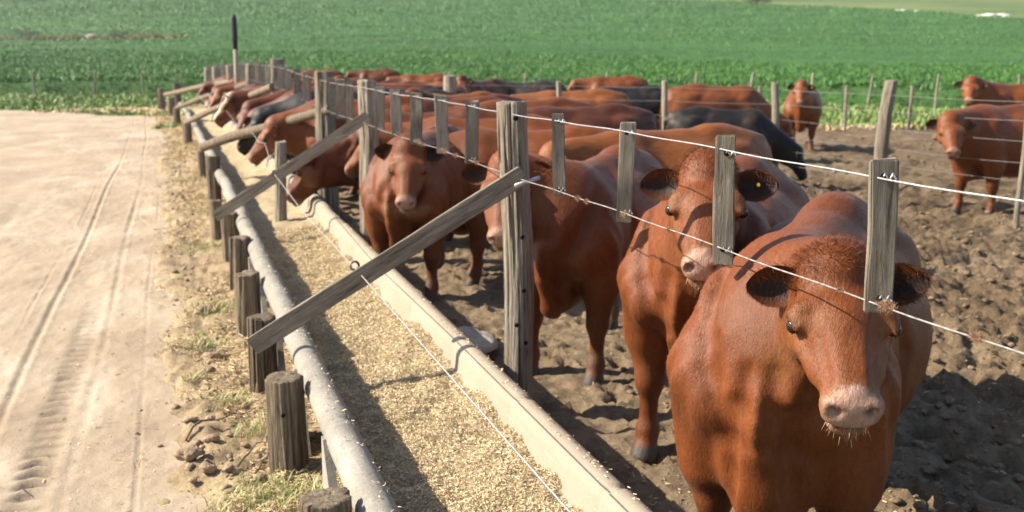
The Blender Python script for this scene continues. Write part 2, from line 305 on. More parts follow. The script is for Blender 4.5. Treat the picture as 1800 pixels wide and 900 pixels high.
# far pen and grass strip
L = np.linspace(-30, 34, 90); Dd = spaced(26, 62, .25, 1.03)
def from_ld(l, d): return l*RIGHT[0]+d*AWAY[0], l*RIGHT[1]+d*AWAY[1]
gr = grid('grass_strip', L, Dd, lambda x, y: fbm(x*.9, y*.9, 0, 4, 51)*.03-.075, M['grass'], lambda l, d: from_ld(l, d+np.where(l < -9.5, 4.0, 0)+.5*fbm(l*.5, d*.2, 0, 2, 4))); tag(gr, kind='structure')
fp = grid('far_pen_ground', np.linspace(-11, 4.5, 70), np.linspace(22, 40, 80), lambda x, y: pen_z(x, y)*.7+.03-.3*(x < 1.2+bend(y)), M['pen'], lambda l, d: from_ld(l, d)); tag(fp, kind='structure')
set_col(fp.data, 'dry', np.full((len(fp.data.vertices), 3), .3))

def blades(name, pos, h, wd, lean, mat_, tint, label=None, cat=None, nseg=2, dirs=None):
    """bent tapering blades: pos (n,3), h, wd (n,)"""
    n = len(pos); a = rng.uniform(0, 2*np.pi, n); bd = np.stack([np.cos(a), np.sin(a), np.zeros(n)], -1); a2 = a+np.pi/2+rng.normal(0, .5, n); sd = np.stack([np.cos(a2), np.sin(a2), np.zeros(n)], -1)
    V = []
    for k in range(nseg):
        t = k/nseg; c = pos+np.array([0, 0, 1])*(h*t*(1-.35*lean*t))[:, None]+bd*(h*lean*t*t)[:, None]; ww = (wd*(1-t*.45))[:, None]
        V += [c-sd*ww, c+sd*ww]
    V.append(pos+np.array([0, 0, 1])*(h*(1-.35*lean))[:, None]+bd*(h*lean)[:, None])
    k = 2*nseg+1; v = np.stack(V, 1).reshape(-1, 3); b0 = np.arange(n)*k
    fs = [np.stack([b0+2*i, b0+2*i+1, b0+2*i+3, b0+2*i+2], -1) for i in range(nseg-1)]
    me = mesh_np(name, v, ([np.vstack(fs)] if fs else [])+[np.stack([b0+k-3, b0+k-2, b0+k-1], -1)], False)
    set_col(me, 'tint', np.repeat(np.clip(tint, 0, 1), k)[:, None].repeat(3, 1))
    o = link(name, me, mat_); tag(o, label, cat, None, 'stuff'); return o
def flakes(name, pos, size, mat_, tint, label=None, cat=None, asp=2.2, flatness=.5):
    n = len(pos); d = rng.normal(size=(n, 3)); d[:, 2] *= flatness; d /= np.linalg.norm(d, axis=1)[:, None]
    e = rng.normal(size=(n, 3)); e[:, 2] *= flatness; e = np.cross(e, d); e[:, 2] *= flatness; e /= np.linalg.norm(e, axis=1)[:, None]+1e-6
    s = size[:, None]; a_ = s*asp*rng.uniform(.6, 1.4, (n, 1))
    up = np.cross(d, e)*s*.25
    v = np.stack([pos-d*a_-e*s*.6, pos+d*a_*.9-e*s*.5+up, pos+d*a_+e*s*.5, pos-d*a_*.8+e*s*.6+up], 1).reshape(-1, 3); b0 = np.arange(n)*4
    me = mesh_np(name, v, np.stack([b0, b0+1, b0+2, b0+3], -1), False); set_col(me, 'tint', np.repeat(np.clip(tint, 0, 1), 4)[:, None].repeat(3, 1))
    o = link(name, me, mat_); tag(o, label, cat, None, 'stuff'); return o
# grass blades on the strip
n = 90000; l = rng.uniform(-24, 30, n); d = 26.3+rng.uniform(0, 1, n)**1.2*24; x, y = from_ld(l, d); keep = (l > -9.3) | (y+1.2*x > 33.6+fbm(x*.6, y*.6, 0, 3, 9)*-1.6); l, d, x, y = l[keep], d[keep], x[keep], y[keep]
keep = fbm(x*.5, y*.5, 0, 3, 61) < .28; x, y, d = x[keep], y[keep], d[keep]
blades('short_grass', np.stack([x, y, np.full(len(x), -.04)], -1), rng.uniform(.1, .3, len(x)), rng.uniform(.02, .045, len(x)), rng.uniform(.2, .9, len(x)), M['blade'], rng.uniform(0, .75, len(x)), 'short green grass between pen and crop', 'grass')
# pale dry stubble along the far edge of the pen
n = 9000; l = rng.uniform(2, 30, n); d = rng.normal(26.6, .22, n)+.25*np.sin(l*1.3); x, y = from_ld(l, d); keep = fbm(x*.9, y*.9, 0, 3, 64) > -.15; x, y = x[keep], y[keep]
blades('dry_stubble', np.stack([x, y, np.full(len(x), -.02)], -1), rng.uniform(.06, .22, len(x)), rng.uniform(.02, .04, len(x)), rng.uniform(.4, 1, len(x)), M['straw'], rng.uniform(.5, 1.2, len(x)), 'pale dry stubble along the far edge of the mud pen', 'stubble')
n = 3600; x = rng.normal(-1.9, .8, n); y = rng.normal(38.3, .5, n)
blades('dry_patch', np.stack([x, y, np.full(n, -.04)], -1), rng.uniform(.05, .16, n), rng.uniform(.03, .06, n), rng.uniform(.6, 1.2, n), M['straw'], rng.uniform(.4, 1.1, n), 'pale dry patch in the grass beyond the road end', 'grass')
# crop field
def crop_front(l): return 48.5-.0*l-np.where(l > -2, (l+2)*.62, 0)
def crop_far(l): return 350-1.45*np.clip(l, 0, 110)
def crop_h(d): return .95
Lg = np.linspace(-220, 220, 420); T = np.linspace(0, 1, 300)
def crop_ld(l, t): f0 = crop_front(np.clip(l, -40, 24)); return f0+(crop_far(l)-f0)*t**1.9
def can_z(x, y):
    l, d = cam_ld(x, y); return hill_z(x, y)+.7*sstep(0, .6, d-crop_front(np.clip(l, -40, 24)))+fbm(x*.9, y*.9, 0, 4, 71)*.22+fbm(x*.08, y*.08, 0, 3, 72)*.15-.1-.9*np.exp(-((d-168-.05*l)/1.6)**2)
cf = grid('crop_field', Lg, T, can_z, M['canopy'], lambda l, t: from_ld(l*(.25+.75*t**.8), crop_ld(l*(.25+.75*t**.8), t))); tag(cf, kind='structure')
def crop_pts(n, t0, t1, pw):
    t = t0+(t1-t0)*rng.uniform(0, 1, n)**pw; l = rng.uniform(-1, 1, n); f0 = 48.5; d0 = f0+(330-f0)*t; l = l*d0*.58; d = crop_ld(l, t**(1/1.9)); d = crop_front(np.clip(l, -40, 24))+(crop_far(l)-crop_front(np.clip(l, -40, 24)))*t
    x, y = from_ld(l, d); return x, y, l, d
x, y, l, d = crop_pts(230000, 0, .2, 1.3); front = sstep(0, 1.2, d-crop_front(np.clip(l, -40, 24)))
z = can_z(x, y)-.10-rng.uniform(0, .6, len(x))*(1-front)
P = np.stack([x, y, z], -1); tn = .5+.3*fbm(x*.15, y*.15, 0, 3, 74)+rng.normal(0, .18, len(x))
blades('crop_leaves', P, rng.uniform(.22, .5, len(x)), rng.uniform(.016, .036, len(x)), rng.uniform(.3, .9, len(x)), M['crop'], tn, 'dense green crop leaves standing behind the far fence', 'crop')
x, y, l, d = crop_pts(200000, .14, 1., 1.6); P = np.stack([x, y, can_z(x, y)-.15], -1); tn = .45+.3*fbm(x*.05, y*.05, 0, 3, 75)+rng.normal(0, .15, len(x))
blades('far_crop_leaves', P, rng.uniform(.22, .5, len(x))*np.clip(d/110, .8, 2.2), rng.uniform(.02, .042, len(x))*np.clip(d/100, .8, 2.4), rng.uniform(.3, .9, len(x)), M['crop'], tn, 'green crop covering the rising field far behind', 'crop', 1)

# ------------------------------------------------------------------ feed trough
def arc(cx, cz, r, a0, a1, n): return [(cx+r*math.cos(math.radians(a)), cz+r*math.sin(math.radians(a))) for a in np.linspace(a0, a1, n)]
PROF = arc(.585, .395, .068, 215, 0, 14)+[(.662, .33), (.70, .24), (.78, .165), (.98, .13), (1.16, .16), (1.245, .235), (1.30, .345)]+arc(1.372, .395, .066, 165, -40, 11)+[(1.39, .31), (1.30, .17), (1.18, .09), (.98, .07), (.74, .1), (.63, .2), (.575, .325)]
PROF = np.array(PROF)
def segment(y0, y1, mat_, parent, jit=.006, endcap=False):
    n = len(PROF); ys_ = [y0, y0+.012, y0+.03, y1-.05, y1-.03, y1]; sc_ = [1.0, 1.0, 1.0, 1.0, 1.0, 1.0]
    c = np.array([.98, .26]); v = []
    dx, dz, tw = rng.normal(0, jit), rng.normal(0, jit*.6), rng.normal(0, jit*.8)
    # a slightly wider collar at the near end laps over the next piece
    ys_ = [y0, y0+.005, y0+.075, y0+.09, y1-.012, y1]; sc_ = [.02, .032, .032, 0, 0, -.012]
    nr = np.roll(PROF, -1, 0)-np.roll(PROF, 1, 0); nr = np.stack([nr[:, 1], -nr[:, 0]], -1); nr /= np.linalg.norm(nr, axis=1)[:, None]
    for i, yy in enumerate(ys_):
        p = PROF-nr*(-sc_[i]*.35)
        v.append(np.stack([p[:, 0]+dx+tw*(yy-y0)+bend(yy), np.full(n, yy), p[:, 1]+dz], -1))
    v = np.vstack(v); k = len(ys_); j = np.arange(n); jn = (j+1) % n
    q = np.vstack([np.stack([i*n+j, i*n+jn, (i+1)*n+jn, (i+1)*n+j], -1) for i in range(k-1)])
    q = q[:, ::-1]
    me = mesh_np('trough_segment', v, q)
    o = link('trough_segment', me, mat_, parent)
    md = o.modifiers.new('edge', 'EDGE_SPLIT'); md.split_angle = math.radians(40)
    return o
def tri_plate(y0, parent, far=False):
    e = empty('support_bracket'); e.parent = parent
    b_ = Bag(); X0, X1 = .50+bend(y0), .535+bend(y0)
    pts = [(y0+.015, .40), (y0+.03, .015), (y0-.30, .015), (y0-.30, .06), (y0-.03, .40)]
    v = np.array([(X0, a, b) for a, b in pts]+[(X1, a, b) for a, b in pts]); m = len(pts)
    b_.add(v, [np.array([[i, (i+1) % m, m+(i+1) % m, m+i] for i in range(m)]), np.array([[4, 3, 2, 1, 0], [5, 6, 7, 8, 9]])])
    link('plate', b_.mesh('plate', False), M['concrete'], e)
    v, f = tube([(X0+.002, y0-.075, .16), (X0-.022, y0-.075, .16)], .017, 8); bo = link('bolt', mesh_np('bolt', v, f, False), M['bolt'], e)
    return e
def trough(y0, y1, label, step=.97, brackets=True):
    t = empty('feed_trough', (0, 0, 0)); tag(t, label, 'trough', 'feed troughs in line')
    y = y0
    while y < y1-.2:
        segment(y, min(y+step, y1)+.004, M['concrete'], t)
        if brackets and y > 2.5: tri_plate(y, t)
        y += step
    return t
troughA = trough(.03, 9.73, 'long fibre cement trough filled with chopped feed beside the dirt road')
trough(9.74, 14.2, 'short empty trough length between the full trough and far feeders', .96, False)
trough(14.21, 33, 'far pale trough curving away under the feeding heads', 1.0, False)
# the feed in the near trough
def feed_z(x, y):
    u = (x-.98)/.34; side = np.interp(x, [.64, .70, .8, .98, 1.18, 1.33], [.245, .232, .225, .245, .285, .335])
    return side+fbm(x*3, y*1.3, 0, 3, 83)*.035+fbm(x*6, y*5, 0, 4, 81)*.035+fbm(x*22, y*22, 0, 3, 82)*.012
for (ya, yb, lb) in [(9.72, 14.21, 'thin feed lying in the short middle trough'), (14.19, 32.9, 'feed lying in the far trough under the feeding heads')]:
    o = grid('feed', np.arange(.655, 1.335, .03), np.arange(ya, yb, .06), lambda x, y: feed_z(x-bend(y), y)+.0, M['feedbase'], lambda x, y: (x+bend(y), y)); tag(o, lb, 'feed', None, 'stuff')
fx = np.arange(.655, 1.335, .014); fy = np.concatenate([np.arange(.05, 2.2, .1), np.arange(2.2, 9.73, .02)])
fd = grid('feed', fx, fy, feed_z, M['feedbase']); tag(fd, 'chopped straw coloured feed filling the near trough', 'feed', None, 'stuff')
n = 130000; y = 2.3+(9.7-2.3)*rng.uniform(0, 1, n)**1.5; x = rng.uniform(.665, 1.325, n); patch = vnoise(x*9, y*9, 0, 90)*.18
flakes('feed_chips', np.stack([x, y, feed_z(x, y)+rng.uniform(-.002, .012, n)], -1), rng.uniform(.001, .0034, n)*(1+.06*y), M['chips'], .55+patch+rng.normal(0, .22, n), 'loose chopped feed flakes on top of the trough feed', 'feed', 2.0, .45)
n = 700; y = rng.uniform(2.6, 9.5, n); s = rng.integers(0, 2, n); x = np.where(s, rng.normal(1.375, .018, n), rng.normal(.6, .022, n)); zz = np.where(s, .395+np.sqrt(np.maximum(.066**2-(x-1.372)**2, 0)), .395+np.sqrt(np.maximum(.068**2-(x-.585)**2, 0)))+.004
flakes('spilled_chips', np.stack([x, y, zz], -1), rng.uniform(.002, .004, n), M['chips'], rng.uniform(.4, 1, n), 'stray feed flakes lying on the trough rims', 'feed', 2.2, .2)

# ------------------------------------------------------------------ verge litter, clods, grass tufts
n = 42000; y = 3+36*rng.uniform(0, 1, n)**2.2; x = np.clip(rng.normal(.28, .2, n), -.6, .62); x2 = x+bend(y); dens = fbm(x2*2, y*1.2, 0, 3, 91); k = dens > -.12; x, y, x2 = x[k], y[k], x2[k]
flakes('straw_litter', np.stack([x2, y, np.maximum(verge_z(x2, y), np.where(x < .1, road_z(x2, y), -1))+rng.uniform(0, .012, len(x))], -1), rng.uniform(.0018, .004, len(x))*(1+.05*y), M['straw'], rng.uniform(.1, 1, len(x)), 'dry straw litter strewn between road and trough', 'straw', 4.5, .3)
n = 3500; y = 3.5+26*rng.uniform(0, 1, n)**1.8; x = rng.uniform(-3, -.05, n)
flakes('road_litter', np.stack([x, y, road_z(x, y)+.004], -1), rng.uniform(.002, .0045, n), M['straw'], rng.uniform(.2, 1, n), 'scattered straw bits lying on the dirt road', 'straw', 3, .2)
def clod_mesh(r, sd):
    import bmesh
    bm = bmesh.new(); bmesh.ops.create_icosphere(bm, subdivisions=3 if sd > 20 or sd == 1 else 2, radius=1); v = np.array([p.co[:] for p in bm.verts]); f = np.array([[q.index for q in p.verts] for p in bm.faces]); bm.free()
    return v*(1+.55*fbm(v[:, 0]*1.3+sd, v[:, 1]*1.3, v[:, 2]*1.3, 2, 5)+.35*fbm(v[:, 0]*3.5+sd, v[:, 1]*3.5, v[:, 2]*3.5, 2, 7))[:, None]*np.array([1.15, .9, .62])*r, f
bag = Bag(); n = 1100; yy = 3.2+24*rng.uniform(0, 1, n)**2.0; xx = np.clip(rng.normal(.08, .13, n), -.5, .42); rr = (.004+.026*rng.uniform(0, 1, n)**5)*np.where(xx < -.08, .5, 1)
tm = [clod_mesh(1, 3.1*i) for i in range(6)]
for i in range(n):
    v, f = tm[i % 6]; a = rng.uniform(0, 6.28); c, s = math.cos(a), math.sin(a); X = xx[i]+bend(yy[i]); v = v@np.array([[c, s, 0], [-s, c, 0], [0, 0, 1]])*rr[i]
    bag.add(v+np.array([X, yy[i], max(float(verge_z(X, yy[i])), float(road_z(X, yy[i])))+rr[i]*.25]), f)
o = link('clods', bag.mesh('clods'), M['clod']); tag(o, 'dry soil crumbs along the road edge', 'soil', None, 'stuff')
bag = Bag(); n = 4200; dd_ = 4+20*rng.uniform(0, 1, n)**1.5; ll_ = rng.uniform(-.05, .62, n)*dd_; xx, yy = from_ld(ll_, dd_); k = (xx > 2.3) & (fbm(xx*.8, yy*.8, 0, 3, 46) > -.2); xx, yy, dd_ = xx[k], yy[k], dd_[k]; rr = (.008+.032*rng.uniform(0, 1, len(xx))**3)*(.7+.03*dd_)
for i in range(len(xx)):
    v, f = tm[i % 6]; a = rng.uniform(0, 6.28); c, s = math.cos(a), math.sin(a); v = v@np.array([[c, s, 0], [-s, c, 0], [0, 0, 1]])*rr[i]; bag.add(v+np.array([xx[i], yy[i], float(pen_z(xx[i], yy[i]))+rr[i]*.2]), f)
o = link('mud_clods', bag.mesh('mud_clods'), M['mudclod']); tag(o, 'broken mud clods scattered over the pen', 'mud', None, 'stuff')
n = 9000; dd_ = 3.5+11*rng.uniform(0, 1, n)**1.6; ll_ = rng.uniform(-.2, .6, n)*dd_; xx, yy = from_ld(ll_, dd_); k = (xx > 1.6) & (fbm(xx*.9, yy*.9, 0, 3, 47) > -.1); xx, yy = xx[k], yy[k]
flakes('trampled_straw', np.stack([xx, yy, pen_z(xx, yy)+.006], -1), rng.uniform(.0025, .006, len(xx)), M['straw'], rng.uniform(0, .7, len(xx)), 'trampled straw bits on the pen mud', 'straw', 2.5, .3)
for i, (X, Y, r, lb) in enumerate([(.0, 4.75, .05, 'largest dry earth clod beside the near stump, at the road edge'), (.1, 4.95, .036, 'smaller round clod just behind the largest earth clod'), (.07, 4.6, .032, 'small clod lying in front of the largest earth clod'), (.17, 6.45, .06, 'broad flat clod in the straw left of the brace end'), (.12, 6.15, .04, 'crumbled clod in front of the broad flat clod'), (.16, 7.6, .05, 'dark clod in grass beside the fourth stump')]):
    v, f = clod_mesh(r, 11.7*i+1); o = link('earth_clod', mesh_np('earth_clod', v, f), M['clod'], None, (X, Y, float(verge_z(np.array(X), np.array(Y)))+r*.3)); tag(o, lb, 'clod', 'earth clods on the verge')
bag_p = []
for (cx, cy, n_, s_) in [(.42, 3.55, 420, .10), (.38, 4.15, 380, .12), (.22, 5.5, 90, .06), (.12, 6.7, 160, .09), (.2, 7.6, 220, .10), (.05, 6.0, 60, .05), (.2, 10.2, 160, .12), (.3, 5.0, 70, .06), (.1, 16, 200, .25), (.15, 23, 300, .35), (.15, 4.25, 60, .08), (-.05, 29, 400, .6), (.43, 5.15, 70, .06), (.3, 13, 120, .2)]:
    q = rng.normal(0, 1, (n_, 2))*s_+np.array([cx+float(bend(cy)), cy]); bag_p.append(q)
q = np.vstack(bag_p); q[:, 0] = np.minimum(q[:, 0], .50+bend(q[:, 1])); far = 1+.04*q[:, 1]
blades('verge_grass', np.stack([q[:, 0], q[:, 1], verge_z(q[:, 0], q[:, 1])-.005], -1), rng.uniform(.03, .10, len(q)), rng.uniform(.0011, .0022, len(q))*far, rng.uniform(.3, 1.1, len(q)), M['blade'], rng.uniform(.3, 1.3, len(q)), 'small tufts of thin grass among the straw by the stumps', 'grass', 3)
q2 = q[rng.uniform(0, 1, len(q)) < .5]+rng.normal(0, .03, (int(0)+1, 2)); q2[:, 0] = np.minimum(q2[:, 0], .5+bend(q2[:, 1]))
blades('dry_grass', np.stack([q2[:, 0], q2[:, 1], verge_z(q2[:, 0], q2[:, 1])-.005], -1), rng.uniform(.04, .12, len(q2)), rng.uniform(.001, .002, len(q2))*(1+.04*q2[:, 1]), rng.uniform(.5, 1.3, len(q2)), M['straw'], rng.uniform(.3, 1.2, len(q2)), 'dry yellow grass stalks around the stumps', 'grass', 3)
for i, (p0, p1, sag, lb) in enumerate([((-.02, 5.05), (.34, 5.35), .02, 'long curved dry twig in the straw left of the near stump'), ((.2, 4.55), (.36, 4.95), .015, 'thin dry twig lying beside the near stump'), ((.25, 4.4), (.37, 4.75), .03, 'short dry twig at the foot of the near stump')]):
    t = np.linspace(0, 1, 10); X = p0[0]+(p1[0]-p0[0])*t; Y = p0[1]+(p1[1]-p0[1])*t+.03*np.sin(t*5+i); Z = verge_z(X, Y)+.012+sag*np.sin(t*math.pi)
    v, f = tube(np.stack([X, Y, Z], -1), np.linspace(.006, .002, 10), 6); tag(link('twig', mesh_np('twig', v, f), M['stake']), lb, 'twig', 'twigs on the verge')

# ------------------------------------------------------------------ posts, stumps, fences
def post_mesh(name, r, h, sink=.15, lean=(0, 0), seed=0, groove=.09, nseg=26, bendx=0., taper=.06, crown=.01, n_up=16, sq=0.):
    an = np.linspace(0, 2*np.pi, nseg, endpoint=False); zs = np.concatenate([np.linspace(-sink, h-.02, n_up), [h-.004, h]]); V = []
    for i, z in enumerate(zs):
        t = max(z, 0)/h; rad = r*(1-taper*t)*(1+groove*vnoise(np.cos(an)*2.4+seed, np.sin(an)*2.4, z*.9, seed)+groove*.55*vnoise(np.cos(an)*7+seed, np.sin(an)*7, z*1.5, seed+9))
        cr = np.abs(vnoise(np.cos(an)*3.3+seed*2, np.sin(an)*3.3, z*.35, seed+4)); rad = rad-r*groove*(1.5*np.exp(-(cr/.05)**2)+.5*np.abs(vnoise(np.cos(an)*12+seed, np.sin(an)*12, z*.8, seed+6)))
        if sq: rad = rad*(1-sq*(1-np.maximum(np.abs(np.cos(an)), np.abs(np.sin(an)))))*(1+sq*.2)
        if i == len(zs)-1: rad = rad*.93
        cx = lean[0]*z+bendx*math.sin(t*3.1)+.006*math.sin(z*4+seed); cy = lean[1]*z+.006*math.sin(z*3.3+seed*2)
        V.append(np.stack([cx+rad*np.cos(an), cy+rad*np.sin(an), np.full(nseg, z)+(crown*vnoise(np.cos(an)*1.5+seed, np.sin(an)*1.5, 0, seed) if i >= len(zs)-2 else 0)], -1))
    k = len(zs); v = np.vstack(V); j = np.arange(nseg); jn = (j+1) % nseg
    q = np.vstack([np.stack([i*nseg+j, i*nseg+jn, (i+1)*nseg+jn, (i+1)*nseg+j], -1) for i in range(k-1)])
    top = V[-1]; c = top.mean(0); mid = c+(top-c)*.5+np.array([0, 0, 1])*(.004*vnoise(np.cos(an)*3, np.sin(an)*3, 1, seed))[:, None]-np.array([0, 0, .003])
    v = np.vstack([v, mid, [c-np.array([0, 0, .006])]]); b0 = (k-1)*nseg; m0 = k*nseg
    q = np.vstack([q, np.stack([b0+j, b0+jn, m0+jn, m0+j], -1)]); tr = np.stack([m0+j, m0+jn, np.full(nseg, m0+nseg)], -1)
    me = mesh_np(name, v, [q, tr]); return me
def sharp(o, deg=45): md = o.modifiers.new('edge', 'EDGE_SPLIT'); md.split_angle = math.radians(deg); return o
STUMPS = [(.42, 3.17, .088, .475, 'dark cracked stump nearest the camera, at the bottom edge'), (.43, 4.5, .09, .475, 'thick brown stump with a knot, standing before the first trough joint'), (.42, 5.66, .083, .475, 'stump just under the lower end of the near plank brace'), (.43, 6.86, .088, .475, 'tall grey stump directly behind the near plank brace end'), (.46, 8.25, .085, .48, 'cracked grey stump with a flat pale top, next beyond the brace'), (.47, 9.6, .083, .47, 'slim grey stump under the second plank brace'),
          (.40, 10.7, .07, .45, 'pale brown stump beyond the second plank brace'), (.50, 13.6, .09, .62, 'thick stump at the gap between the troughs'), (.45, 16.2, .07, .46, 'stump under the round pole brace'), (.42, 22.8, .1, .5, 'dark square stump under the third far brace'), (.36, 29, .1, .5, 'small far stump beside the pale rim'), (.33, 33.5, .12, .6, 'second last stump at the far end of the trough'), (.1, 37.5, .13, .75, 'last stump where the verge meets the grass'), (.62, 37, .12, .95, 'taller far stump beside the last one')]
for i, (X, Y, r, h, lb) in enumerate(STUMPS):
    X = X+float(bend(Y)); o = link('stump', post_mesh('stump', r, h, .2, (rng.normal(0, .02), rng.normal(0, .02)), i*7+3, .14, 72 if Y < 10 else 16, n_up=22), M['stake'], None, (X, Y, 0)); sharp(o, 50); tag(o, lb, 'stump', 'stumps along the trough')
    if i == 1:
        v, f = tube([(-.03, -r*.93, .33), (-.033, -r*1.07, .33)], .009, 8); link('knot_hole', mesh_np('knot_hole', v, f), M['hole'], o)

FX = 1.66
def fx_at(y): return FX+float(bend(y))
def ftop(y): return .10*float(sstep(11, 17, y))*(1-float(sstep(20, 34, y)))-.1*float(sstep(22, 36, y))
fence = empty('feed_fence', (FX, 4.95, 0)); tag(fence, 'grey wooden feed fence of posts, hanging slats and wires along the trough', 'fence')
def fpart(name, me, m, loc, rot=(0, 0, 0)):
    o = link(name, me, m, fence, (loc[0]-FX, loc[1]-4.95, loc[2])); o.rotation_euler = rot; return o
POSTS = [(-1.2, .075, 1.66), (4.95, .078, 1.665), (9.25, .085, 1.67), (11.8, .12, 1.71), (17.0, .125, 1.83), (22, .11, 1.7), (27.5, .12, 1.62), (33.5, .12, 1.5), (38, .12, 1.45)]
for i, (y, r, h) in enumerate(POSTS):
    o = fpart('post', post_mesh('post', r, h, .3, ((-.018, 0), (-.02, .01), (.01, 0), (.0, .0), (.012, 0))[min(i, 4)], 31+i*5, .13, 72 if y < 12 else 18, n_up=40, sq=.25 if i == 1 else 0), M['wood'] if i < 3 else M['wood_far'], (fx_at(y)+.03, y, 0)); sharp(o, 50)
    if i == 1:
        for (dx, z) in [(-.012, 1.585), (-.004, 1.29), (.012, .98), (.016, .70), (-.028, .52), (.022, .42)]:
            v, f = tube([(dx-.02*z-.0, -r*.80, z), (dx-.02*z-.0-.01, -r*1.04, z)], .0105 if z < 1.2 else .013, 8); link('bored_hole', mesh_np('bored_hole', v, f), M['hole'], o)
def slat_mesh(wd, th, ln, seed):
    import bmesh
    bm = bmesh.new(); bmesh.ops.create_cube(bm, size=1); bmesh.ops.scale(bm, vec=(th, wd, ln), verts=bm.verts)
    bmesh.ops.subdivide_edges(bm, edges=[e for e in bm.edges if abs(e.verts[0].co.z-e.verts[1].co.z) > .1], cuts=9)
    bmesh.ops.bevel(bm, geom=[e for e in bm.edges if e.calc_face_angle(0) > 1], offset=.004, segments=2, affect='EDGES')
    v = np.array([p.co[:] for p in bm.verts]); nn = vnoise(v[:, 0]*30+seed, v[:, 1]*30, v[:, 2]*9, seed); en = np.abs(v[:, 2]) > ln*.46
    v[:, 1] += .0035*nn+.004*np.sin(v[:, 2]*7+seed); v[:, 0] += .003*vnoise(v[:, 1]*30, v[:, 2]*9, seed, seed+2); v[:, 2] += en*.008*vnoise(v[:, 0]*40, v[:, 1]*40, seed, seed)
    for p, c in zip(bm.verts, v): p.co = c
    me = bpy.data.meshes.new('slat'); bm.to_mesh(me); bm.free(); me.polygons.foreach_set('use_smooth', np.ones(len(me.polygons), bool)); return me
WZ1, WZ0 = 1.607, 1.30
SLATS = [1.45, 2.09, 2.85, 3.6, 4.32, 5.73, 6.42, 7.14, 7.82, 8.45, 9.95, 10.5, 11.05, 13.1, 14.05, 15.05, 16.0, 18.0, 19.0, 20.0, 21.0, 23.1, 24.2, 25.3, 26.4, 28.8, 30.1, 31.4, 32.5, 35, 36.5]
for i, y in enumerate(SLATS):
    near = y < 3; ln = (.38, .385, .415, .385, .37, .36, .37, .36, .36, .37)[i] if i < 10 else .40; wd = (.07, .066, .064, .060, .058)[i] if i < 5 else .07+.02*rng.uniform()
    if y > 12: wd *= 1.15
    o = fpart('slat', slat_mesh(wd, .034, ln, i*3+1), M['wood'] if y < 9 else M['wood_far'], (fx_at(y), y, (WZ1+WZ0)/2+ftop(y)+(-.012 if i == 2 else 0)), (rng.normal(0, .03), rng.normal(.02, .02), math.radians(72)+rng.normal(0, .08)))
    sharp(o, 60)
    if y < 9:
        for z in (.153, -.153):
            v, f = tube([(-.0155, 0, z), (-.0185, 0, z)], .0095, 8); link('bored_hole', mesh_np('bored_hole', v, f), M['hole'], o)
            a = np.linspace(0, 11, 24); v, f = tube(np.stack([-.021-.004*np.cos(a), .002+np.linspace(0, -.032, 24)+.0*a, z+.007*np.sin(a)], -1), .0026, 6); link('wire_tie', mesh_np('wire_tie', v, f), M['wire'], o)
def wire(name, X, zf, y0, y1, r, parent=None, side=-.024):
    ys_ = np.arange(y0, y1, .12); P = np.stack([np.array([fx_at(q)+side for q in ys_])-FX, ys_-4.95, np.array([zf(q) for q in ys_])+.004*np.sin(ys_*2.2)+.002*np.sin(ys_*9)], -1)
    v, f = tube(P, r, 7); return link(name, mesh_np(name, v, f), M['wire'], fence)
wire('top_wire', FX, lambda q: WZ1+ftop(q), -1.2, 37, .0025); M['wire2'] = mat('dull_wire', lambda n, b: (n.l(n.ramp(n.noise(n.coord('Object'), 50), [(.35, (.15, .13, .115)), (.7, (.34, .33, .32))]), b.inputs[0]), rough(b, .55, .4)))
lw = wire('lower_wire', FX, lambda q: WZ0+ftop(q)-.004, -1.2, 37, .0024); lw.data.materials[0] = M['wire2']
def tuft(y, parent, s=.02):
    n = 800; s = s*.75; d = rng.normal(size=(n, 3)); d /= np.linalg.norm(d, axis=1)[:, None]; p0 = d*s*.25+np.stack([np.zeros(n), rng.normal(0, s*.5, n), np.zeros(n)], -1); e = rng.normal(size=(n, 3)); p1 = p0+d*s*rng.uniform(.1, .45, (n, 1))+e*s*.28; wv = np.cross(d, e); wv /= np.linalg.norm(wv, axis=1)[:, None]
    v = np.stack([p0-wv*.0007, p0+wv*.0007, p1], 1).reshape(-1, 3)
    o = link('hair_tuft', mesh_np('hair_tuft', v, np.arange(3*n).reshape(-1, 3), False), M['tuft'], parent, (fx_at(y)-.024-FX, y-4.95, WZ0+ftop(y)-.004))
M['tuft'] = mat('caught_hair', flat((.30, .17, .10), .7))
for y, s in [(1.72, .022), (2.02, .03), (2.2, .014), (3.18, .017), (3.55, .024), (3.93, .02), (4.03, .022), (5.55, .025), (6.0, .028), (6.25, .03), (6.35, .03), (6.85, .03), (6.98, .032), (7.6, .028), (8.9, .03)]: tuft(y, lw, s)
def plank(name, a, b, wd, th, seed, m, parent=fence):
    a, b = Vector(a), Vector(b); me = slat_mesh(th, wd, (b-a).length, seed); o = link(name, me, m, parent); z = (b-a).normalized(); x = Vector((0, 0, 1)); x = (x-z*x.dot(z)).normalized(); y = z.cross(x)
    o.matrix_basis = Matrix.Translation((a+b)/2-Vector((FX, 4.95, 0)))@Matrix((x, y, z)).transposed().to_4x4(); return sharp(o, 60)
def pole(name, a, b, r0, r1, m, seed):
    a, b = np.array(a, float), np.array(b, float); t = np.linspace(0, 1, 24)[:, None]; P = a+(b-a)*t; P[:, 2] += .02*np.sin(t[:, 0]*3.1)+.008*np.sin(t[:, 0]*9+seed); P -= np.array([FX, 4.95, 0])
    v, f = tube(P, np.linspace(r0, r1, 24)*(1+.06*vnoise(np.arange(24)*.7, seed, 0, seed)), 12); return sharp(link(name, mesh_np(name, v, f), m, fence))
plank('brace', (1.66, 4.80, 1.315), (.325, 5.10, .465), .095, .04, 5, M['wood'])
